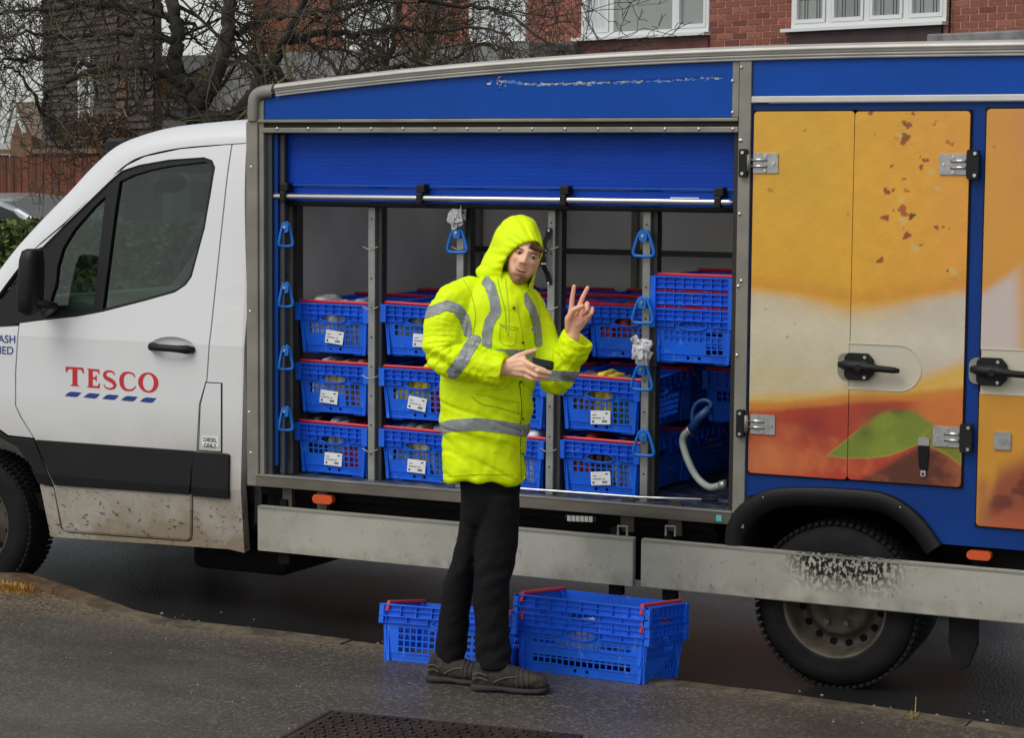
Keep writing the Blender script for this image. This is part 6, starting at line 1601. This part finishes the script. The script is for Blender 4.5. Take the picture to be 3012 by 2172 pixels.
# open the cuffs' ends and the hem by pressing the end caps inwards; add folds
V_ = vco(me); me.update(); Nn = np.empty(len(V_)*3); me.vertices.foreach_get('normal', Nn); Nn = Nn.reshape(-1,3)
dl_ = lambda S,T: np.sqrt(((V_[:,None,:]-S[None])**2).sum(2))
DL = dl_(SL,0); DR = dl_(SR,0); iL,iR = DL.argmin(1),DR.argmin(1); mL,mR = DL.min(1),DR.min(1)
XY = np.array([inv(p) for p in V_])
disp = np.zeros(len(V_))
for i,p in enumerate(V_):
    P_ = Vector(p); x,y,d = XY[i]
    onL = mL[i] < .095; onR = mR[i] < .09 and x > 1196
    big = noise.noise(P_*6)*.006
    # tight diagonal folds, stronger at elbows, cuffs and waist
    if onL:
        t = iL[i]/len(SL); fold = noise.noise(Vector((P_.x*9,P_.y*9,P_.z*26+t*6)))*.010*(1+1.0*math.exp(-((t-.57)/.12)**2)); fold += abs(noise.noise(P_*24))*-.008*math.exp(-((t-.9)/.2)**2)
    elif onR:
        t = iR[i]/len(SR); fold = noise.noise(Vector((P_.x*22+t*8,P_.y*14,P_.z*18)))*.009*(1+.9*math.exp(-((t-.55)/.15)**2)); fold += abs(noise.noise(P_*26))*-.009*math.exp(-((t-.85)/.25)**2)
    else:
        wx = x+14*noise.noise(P_*5); wy = y+14*noise.noise(P_*5+Vector((9,2,4)))
        fold = noise.noise(Vector(((wx-1080)*.010+wy*.008,d*4,wy*.026-(wx-1080)*.012)))*.010
        fold += -.0045*max(0,1-abs(noise.noise(Vector((wx*.010+1,wy*.020-wx*.008,3)))*6))*(1 if 850 < y < 1060 else .4)
        fold += noise.noise(Vector((wx*.05,wy*.03,d*10)))*.0035+noise.noise(P_*38)*.0012
        if y > 1040: fold += .006*math.sin(x*.09+noise.noise(P_*5)*3)*(y-1040)/30
    disp[i] = big+fold
V2 = V_+Nn*disp[:,None]
# cuffs: flatten ends, pull the middle of the cap inward to make an opening
for S,P_end,rr_ in ((SL,SL[-1],rL[-1]),(SR,SR[-1],rR[-1])):
    ax = S[-1]-S[-3]; ax /= np.linalg.norm(ax); rel = V_-P_end; al = rel@ax; rad = np.sqrt(np.maximum(0,(rel**2).sum(1)-al**2))
    m_ = (al > 0)&(np.linalg.norm(rel,axis=1) < rr_*1.25)
    new_al = np.where(rad > rr_*.72, np.minimum(al,.012), -.05*np.clip((rr_*.75-rad)/(rr_*.3),0,1))
    V2[m_] += ax*(new_al-al)[m_][:,None]
    edge = m_&(rad > rr_*.6); rad_dir = rel-al[:,None]*ax; rad_dir /= np.maximum(1e-6,rad)[:,None]
me.vertices.foreach_set('co', V2.ravel()); me.update()
coat = link('coat', me, man, hiv, smooth=True)
hem_y = 1066
# ---- tape bands cut from the coat's own faces
bmf = bmesh.new(); bmf.from_mesh(me); bmesh.ops.subdivide_edges(bmf, edges=bmf.edges[:], cuts=1, use_grid_fill=True); mef = bpy.data.meshes.new('fine'); bmf.to_mesh(mef); bmf.free()
co_w = vco(mef)+np.array(root_loc(man)); Nn2 = np.empty(len(co_w)*3); mef.vertices.foreach_get('normal', Nn2); Nn2 = Nn2.reshape(-1,3)
F4 = np.array([tuple(p.vertices) for p in mef.polygons if len(p.vertices) == 4])
rel_ = co_w-np.array([0,0,H]); cc2 = rel_@CM.T; XYn = np.c_[CX+FPX*cc2[:,0]/cc2[:,2], CY+FPX*cc2[:,1]/cc2[:,2], -(co_w-PB)@fwh]
camdir = -rel_/np.linalg.norm(rel_,axis=1)[:,None]; facing = (Nn2*camdir).sum(1)
mdist = lambda S: np.sqrt(np.min([((co_w-s)**2).sum(1) for s in S],axis=0))
mL,mR = mdist(SL),mdist(SR)
isR = (mR < .10)&(XYn[:,0] > 1188)
def patch(name, mask_v, m=tape, off=.0026, parent=None):
    keep = F4[mask_v[F4].sum(1) >= 3]
    u_, inv_ = np.unique(keep, return_inverse=True); vs = (co_w[u_]+Nn2[u_]*off).tolist(); fs = inv_.reshape(-1,4).tolist()
    if not fs: return None
    mb = MB().add(vs,fs); return mb.build(name, m, parent or coat, smooth=True)
nL = len(SL)-1; 
pxn = lambda P: np.array(P,float)
def pdist(P, X, Y):
    d = np.full(len(X),1e9)
    for (x0,y0),(x1,y1) in zip(P[:-1],P[1:]):
        t = np.clip(((X-x0)*(x1-x0)+(Y-y0)*(y1-y0))/((x1-x0)**2+(y1-y0)**2),0,1); d = np.minimum(d,np.hypot(X-x0-t*(x1-x0),Y-y0-t*(y1-y0)))
    return d
X_,Y_,Dd = XYn.T
front = Dd > -.02
# upper sleeve band and forearm band of the near arm follow lines seen in the photo
b1_ = pdist([(942,694),(965,686),(990,676),(1012,684),(1028,704),(1036,735)],X_,Y_) < 11.5
b2_ = pdist([(1003,824),(1022,800),(1037,775),(1051,752)],X_,Y_) < 14
patch('reflective_band', b1_&(mL < .12)&(facing > -.3)&(Dd > .02)); patch('reflective_band', b2_&(mL < .12)&(facing > -.3)&(Dd > .06))
patch('reflective_band', (pdist([(1215,842),(1232,833),(1262,842)],X_,Y_) < 200)&isR&(np.abs(Y_-(832+.06*(X_-1230))) < 12))
bs = pdist([(1046,604),(1066,612),(1084,632),(1094,662),(1098,690),(1084,712),(1078,740),(1078,768)],X_,Y_) < 11.5
patch('reflective_band', bs&(mL > .083)&(facing > 0)&front)
patch('reflective_band', (pdist([(1160,656),(1177,684),(1184,705),(1190,730),(1192,760)],X_,Y_) < 9)&(facing > .0)&(X_ > 1160)&(Dd > -.1))
wb_ = (Y_ > np.interp(X_,[965,1000,1060,1120,1160,1180],[938,929,925,933,940,936]))&(Y_ < np.interp(X_,[965,1000,1060,1120,1160,1180],[965,956,954,961,968,962]))&(mL > .09)
patch('reflective_band', wb_)
patch('reflective_band', (np.abs(Y_-(782+.03*(X_-1080))) < 10)&(X_ > 1078)&(X_ < 1185)&(mL > .085)&(mR > .07)&(facing > .1)&(Dd > 0))
# ray-cast onto the coat to lay seams, snaps, cords
bvh = BVHTree.FromPolygons([Vector(p) for p in co_w], F4.tolist())
def hit(x, y, off=.003):
    o = Vector((0,0,H)); d = Vector(ray(x,y)).normalized(); h_ = bvh.ray_cast(o,d)
    return (h_[0]-d*off) if h_[0] is not None else PP(x,y,.17)
seam_m = mat('coat_seam', (.46,.66,.0), .7); zip_m = mat('zip_dark', lin((44,44,50)), .5)
def seam(pts, r=.0018, m=None, name='seam', off=.001):
    P_ = [hit(x,y,off) for x,y in [tuple(p) for p in spline(pts,4)]]; MB().tube(P_,r,6).build(name, m or seam_m, coat, smooth=True)
seam([(1141,660),(1152,720),(1162,780),(1160,840),(1158,900),(1156,960),(1158,1020),(1161,1062)],.0020)
seam([(1150,846),(1155,900),(1152,950),(1153,1000),(1154,1060)],.0016,zip_m,'zip')
seam([(1044,878),(1062,893),(1100,902),(1150,916)],.0028); seam([(1052,872),(1100,882),(1150,892)],.0018); seam([(1147,893),(1148,918)],.0018)
seam([(1106,715),(1110,722),(1138,730),(1148,726)],.0022); seam([(1108,720),(1106,752),(1118,764),(1138,762),(1142,732)],.0016); seam([(1108,718),(1145,726)],.0022)
seam([(1100,612),(1108,650),(1118,690),(1120,735)],.0022)
seam([(1026,620),(1042,650),(1052,690),(1050,720),(1042,760)],.002)
seam([(985,1056),(1030,1052),(1090,1050),(1150,1052)],.0015)
seam([(1118,615),(1122,650),(1126,700),(1124,745)],.0022,mat('drawcord', lin((190,222,20)),.6),'drawcord')
seam([(1168,662),(1180,690),(1188,722)],.0022,MATS['drawcord'],'drawcord')
for x,y in ((1138,682),(1158,759),(1153.5,846),(1158,928),(1157.5,1006)):
    p = hit(x,y,.002); MB().ellipsoid(p,.0052,.0052,.0052,10,6).build('snap', mat('snap_black',(.01,.01,.012),.3) if 'snap_black' not in MATS else MATS['snap_black'], coat, smooth=True)
lg = [hit(x,y,.004) for x,y in ((1177,724),(1189,726),(1190,737),(1178,736))]
bd = MB().add(lg,[(0,3,2,1)]).build('chest_badge', paper, coat, solid=.001)
lg2 = MB()
for k in range(3):
    q0_ = [hit(1178.5+k*3.8,728,.0055),hit(1180.8+k*3.8,728.4,.0055),hit(1180.8+k*3.8,733,.0055),hit(1178.5+k*3.8,732.6,.0055)]; lg2.add(q0_,[(0,3,2,1)])
lg2.build('badge_mark', ink, bd)['kind'] = 'stuff'
# ---- hood
op = [(1112,613),(1114,590),(1124,568),(1140,551),(1156,541),(1170,536),(1185,535),(1194,539),(1199,550),(1197,566),(1190,588),(1180,612),(1172,634),(1158,652),(1136,652),(1120,640)]
si = [(1052,604),(1062,585),(1075,561),(1088,530),(1103,500),(1124,480),(1152,473),(1179,484),(1196,510),(1203,541),(1201,566),(1193,592),(1184,618),(1178,646),(1150,672),(1085,648)]
dop = [.095,.10,.105,.115,.12,.125,.12,.11,.10,.09,.085,.09,.10,.105,.105,.10]
OP = np.array(spline(op,5,True)); SI = np.array(spline(si,5,True)); DO = np.array(spline([(d,0) for d in dop],5,True))[:,0]
prm = [(0,-.035,.985),(0,-.012,.99),(0,.0,1.0),(0.05,.006,1.0),(.25,-.004,1),(.5,-.025,1),(.75,-.06,1),(.92,-.10,1),(1,-.15,1),(1,-.20,.97),(1,-.25,.85),(1,-.28,.6),(1,-.29,.25)]
cO = OP.mean(0); rings = []
for t,dd,sc in prm:
    r_ = []
    for k in range(len(OP)):
        p = OP[k]*(1-t)+SI[k]*t; c_ = (cO if t == 0 else SI.mean(0)); p = c_+(p-c_)*sc; d = DO[k]+dd
        fold = 0
        if 0.2 < t or dd < -.02 and t > 0:
            n1 = noise.noise(Vector((p[0]*.035,p[1]*.03,t*3)))*3.2+noise.noise(Vector((p[0]*.06,p[1]*.14,t*3)))*2.2-2.2*max(0,1-abs(noise.noise(Vector((p[0]*.03+4,p[1]*.05,t*2))))*7); p = p+(p-c_)/max(1,np.hypot(*(p-c_)))*n1; fold = n1*.003
        if t < .3 and t >= 0: d += .004*math.sin(k*1.7)*(1 if t > 0 else .5)
        r_.append(PP(p[0],p[1],d+fold))
    rings.append(r_)
hd_ = MB().loft(rings, cap=False).build('hood', hiv, man, smooth=True, recalc=True, solid=.003, sub=1)
# collar standing round the neck
colr = []
for (cx_,cy_,rx,ry,d0,dh) in ((1125,672,52,.085,0,0),(1130,655,45,.078,.0,0),(1136,642,40,.074,.005,0),(1138,636,38,.070,.005,0),(1137,638,34,.064,.005,0),(1134,655,33,.060,.0,0)):
    colr.append([PP(cx_+rx*math.cos(a)+6*max(0,math.cos(a-.6))**2, cy_+16*math.sin(a)+10*max(0,math.cos(a)), d0+ry*math.sin(a)) for a in np.linspace(0,2*math.pi,33)[:-1]])
MB().loft(colr, cap=False).build('collar', hiv, man, smooth=True, recalc=True)
# ---- trousers
def leg(rings_px, name):
    r3 = []
    for (y,xl,xr,d0,dp) in rings_px:
        r3.append([PP((xl+xr)/2+(xr-xl)/2*math.cos(a), y, d0+dp*math.sin(a)) for a in np.linspace(0,2*math.pi,25)[:-1]])
    return r3
tm = MB()
tm.loft(leg([(1035,1010,1158,0,.11),(1060,1016,1155,0,.115),(1085,1019,1152,0,.115),(1110,1020,1150,.0,.112),(1140,1022,1149,.0,.10),(1165,1024,1148,.0,.08)],'x'))
tm.loft(leg([(1100,1020,1090,-.03,.09),(1150,1018,1078,-.035,.085),(1200,1010,1068,-.04,.080),(1242,999,1058,-.04,.076),(1285,981,1052,-.04,.074),(1341,975,1043,-.05,.068),(1385,969,1038,-.06,.064),(1430,963,1034,-.065,.06),(1470,958,1031,-.07,.058)],'x'))
tm.loft(leg([(1100,1066,1151,.03,.095),(1150,1062,1150,.035,.09),(1200,1054,1148,.04,.085),(1250,1049,1140,.05,.08),(1292,1047,1131,.055,.076),(1340,1048,1127,.06,.070),(1391,1050,1127,.065,.066),(1440,1051,1132,.07,.064),(1486,1052,1137,.075,.064)],'x'))
me = remeshed(tm, .007, 3, .5); V_ = vco(me); Nn = np.empty(len(V_)*3); me.vertices.foreach_get('normal', Nn); Nn = Nn.reshape(-1,3)
for i,p in enumerate(V_):
    x,y,d = inv(p); k = .4+1.0*math.exp(-((y-1262)/30)**2)+1.3*math.exp(-((y-1460)/28)**2)+.5*math.exp(-((y-1370)/25)**2)
    V_[i] += Nn[i]*(noise.noise(Vector((x*.028,d*8,y*.040+x*.02)))*.007*k)
me.vertices.foreach_set('co', V_.ravel()); me.update(); link('trousers', me, man, trou, smooth=True)
# ---- boots
def boot(heel, toe, ground_y, d0, scl=1.0):
    b_ = empty('boot', tuple(PP((heel+toe)/2, ground_y, d0))); b_.parent = man; b_.location = PP((heel+toe)/2, ground_y, d0)-root_loc(man)
    Lx = toe-heel; zb_ = PZ
    A = np.array(PP(heel, ground_y-2, d0)); B = np.array(PP(toe, ground_y+6, d0+.05)); A[2] = B[2] = zb_; ax = B-A; L_ = np.linalg.norm(ax); ax /= L_; sd_ = np.array([ax[1],-ax[0],0])
    if np.dot(sd_, fwh) > 0: sd_ = -sd_
    def sec(t, hw, z0, z1, top=.75, n=18):
        r_ = []
        for k in range(n):
            a = 2*math.pi*k/n; c_,s_ = math.cos(a),math.sin(a); zz_ = z0+(z1-z0)*(.5+.5*math.copysign(abs(s_)**.7,s_)); w_ = hw*math.copysign(abs(c_)**.6,c_)*(1-(1-top)*max(0,s_))
            r_.append(A+ax*t*L_+sd_*w_+np.array([0,0,zz_]))
        return r_
    up = MB().loft([sec(.01,.020,.03,.075),sec(.04,.033,.022,.105),(sec(.12,.038,.02,.128)),sec(.25,.040,.02,.130,.8),sec(.36,.041,.02,.128,.75),sec(.46,.043,.02,.118,.6),sec(.56,.046,.02,.104,.55),sec(.66,.049,.02,.094,.6),sec(.76,.052,.02,.088,.72),(sec(.86,.050,.02,.082,.78)),sec(.94,.041,.02,.070,.8),sec(.99,.022,.024,.050)])
    me = remeshed(up,.004,2,.5); V_ = vco(me); Nn = np.empty(len(V_)*3); me.vertices.foreach_get('normal', Nn); Nn = Nn.reshape(-1,3)
    for i,p in enumerate(V_):
        t = np.dot(p-A,ax)/L_; cr_2 = .0035*math.sin(t*95+noise.noise(Vector(p)*14)*3)*math.exp(-((t-.68)/.10)**2); V_[i] += Nn[i]*(noise.noise(Vector(p)*35)*.0035+cr_2)
    me.vertices.foreach_set('co', V_.ravel()); me.update(); u_ = link('upper', me, b_, boot_m, smooth=True)
    sl_ = MB().loft([sec(-.005,.022,.0,.03,1),sec(.03,.040,.0,.034,1),sec(.15,.044,.0,.036,1),sec(.32,.042,.004,.034,1),sec(.42,.043,.006,.030,1),sec(.55,.050,.0,.028,1),(sec(.75,.055,.0,.028,1)),sec(.88,.050,.0,.030,1),sec(.96,.036,.004,.034,1),sec(1.01,.016,.012,.036,1)])
    sl_.build('sole', sole_m, b_, smooth=True)
    lc = MB()
    for k in range(5):
        t = .40+k*.052; zt2 = .128-(k*.0125)-.0; w_ = .026
        lc.tube([A+ax*t*L_-sd_*w_+np.array([0,0,zt2-.012]),A+ax*(t+.01)*L_+np.array([0,0,zt2]),A+ax*t*L_+sd_*w_+np.array([0,0,zt2-.012])],.0024,6)
    lc.build('laces', mat('laces_%d'%heel, lin((48,46,42)), .8), b_)
    # quarter seam and heel pull
    sm2 = MB()
    for t0,t1,z0,z1 in ((.30,.62,.045,.072),(.03,.22,.055,.052),(.03,.22,.075,.070)):
        sm2.tube([A+ax*(t0+(t1-t0)*s)*L_+sd_*(.0425+.004*s)+np.array([0,0,z0+(z1-z0)*s+.008*math.sin(s*3.1)]) for s in np.linspace(0,1,7)],.0022,5)
    sm2.build('stitching', mat('stitch_%d'%heel, lin((100,92,76)), .8), b_)
    return b_
boot(1045,1214,1532,.075); boot(947,1082,1508,-.07)
# device in the hand
dv = empty('handheld_device', tuple(PP(1200,808,.235)), 'small black handheld device gripped in the man\'s lowered hand', 'device')
P0d = np.array(PP(1174,801,.262)); P1d = np.array(PP(1226,811,.250)); ax = P1d-P0d; L_ = np.linalg.norm(ax); ax /= L_; upv = np.array([0,0,1.]); upv -= ax*np.dot(upv,ax); upv /= np.linalg.norm(upv); sd_ = np.cross(ax,upv)
vw = -fwh; n_ = (upv*.45+vw*.89); n_ /= np.linalg.norm(n_); s_ = np.cross(n_,ax)
MB().obox((P0d+P1d)/2+s_*0, ax*L_/2, s_*.0185, n_*.010).build('casing', mat('device_black', lin((22,24,24)), .35), dv, bevel=.0095, seg=5)
MB().obox((P0d+P1d)/2+n_*.0103, ax*L_*.33, s_*.010, n_*.0006).build('screen', mat('device_screen', lin((28,38,34)), .08), dv)
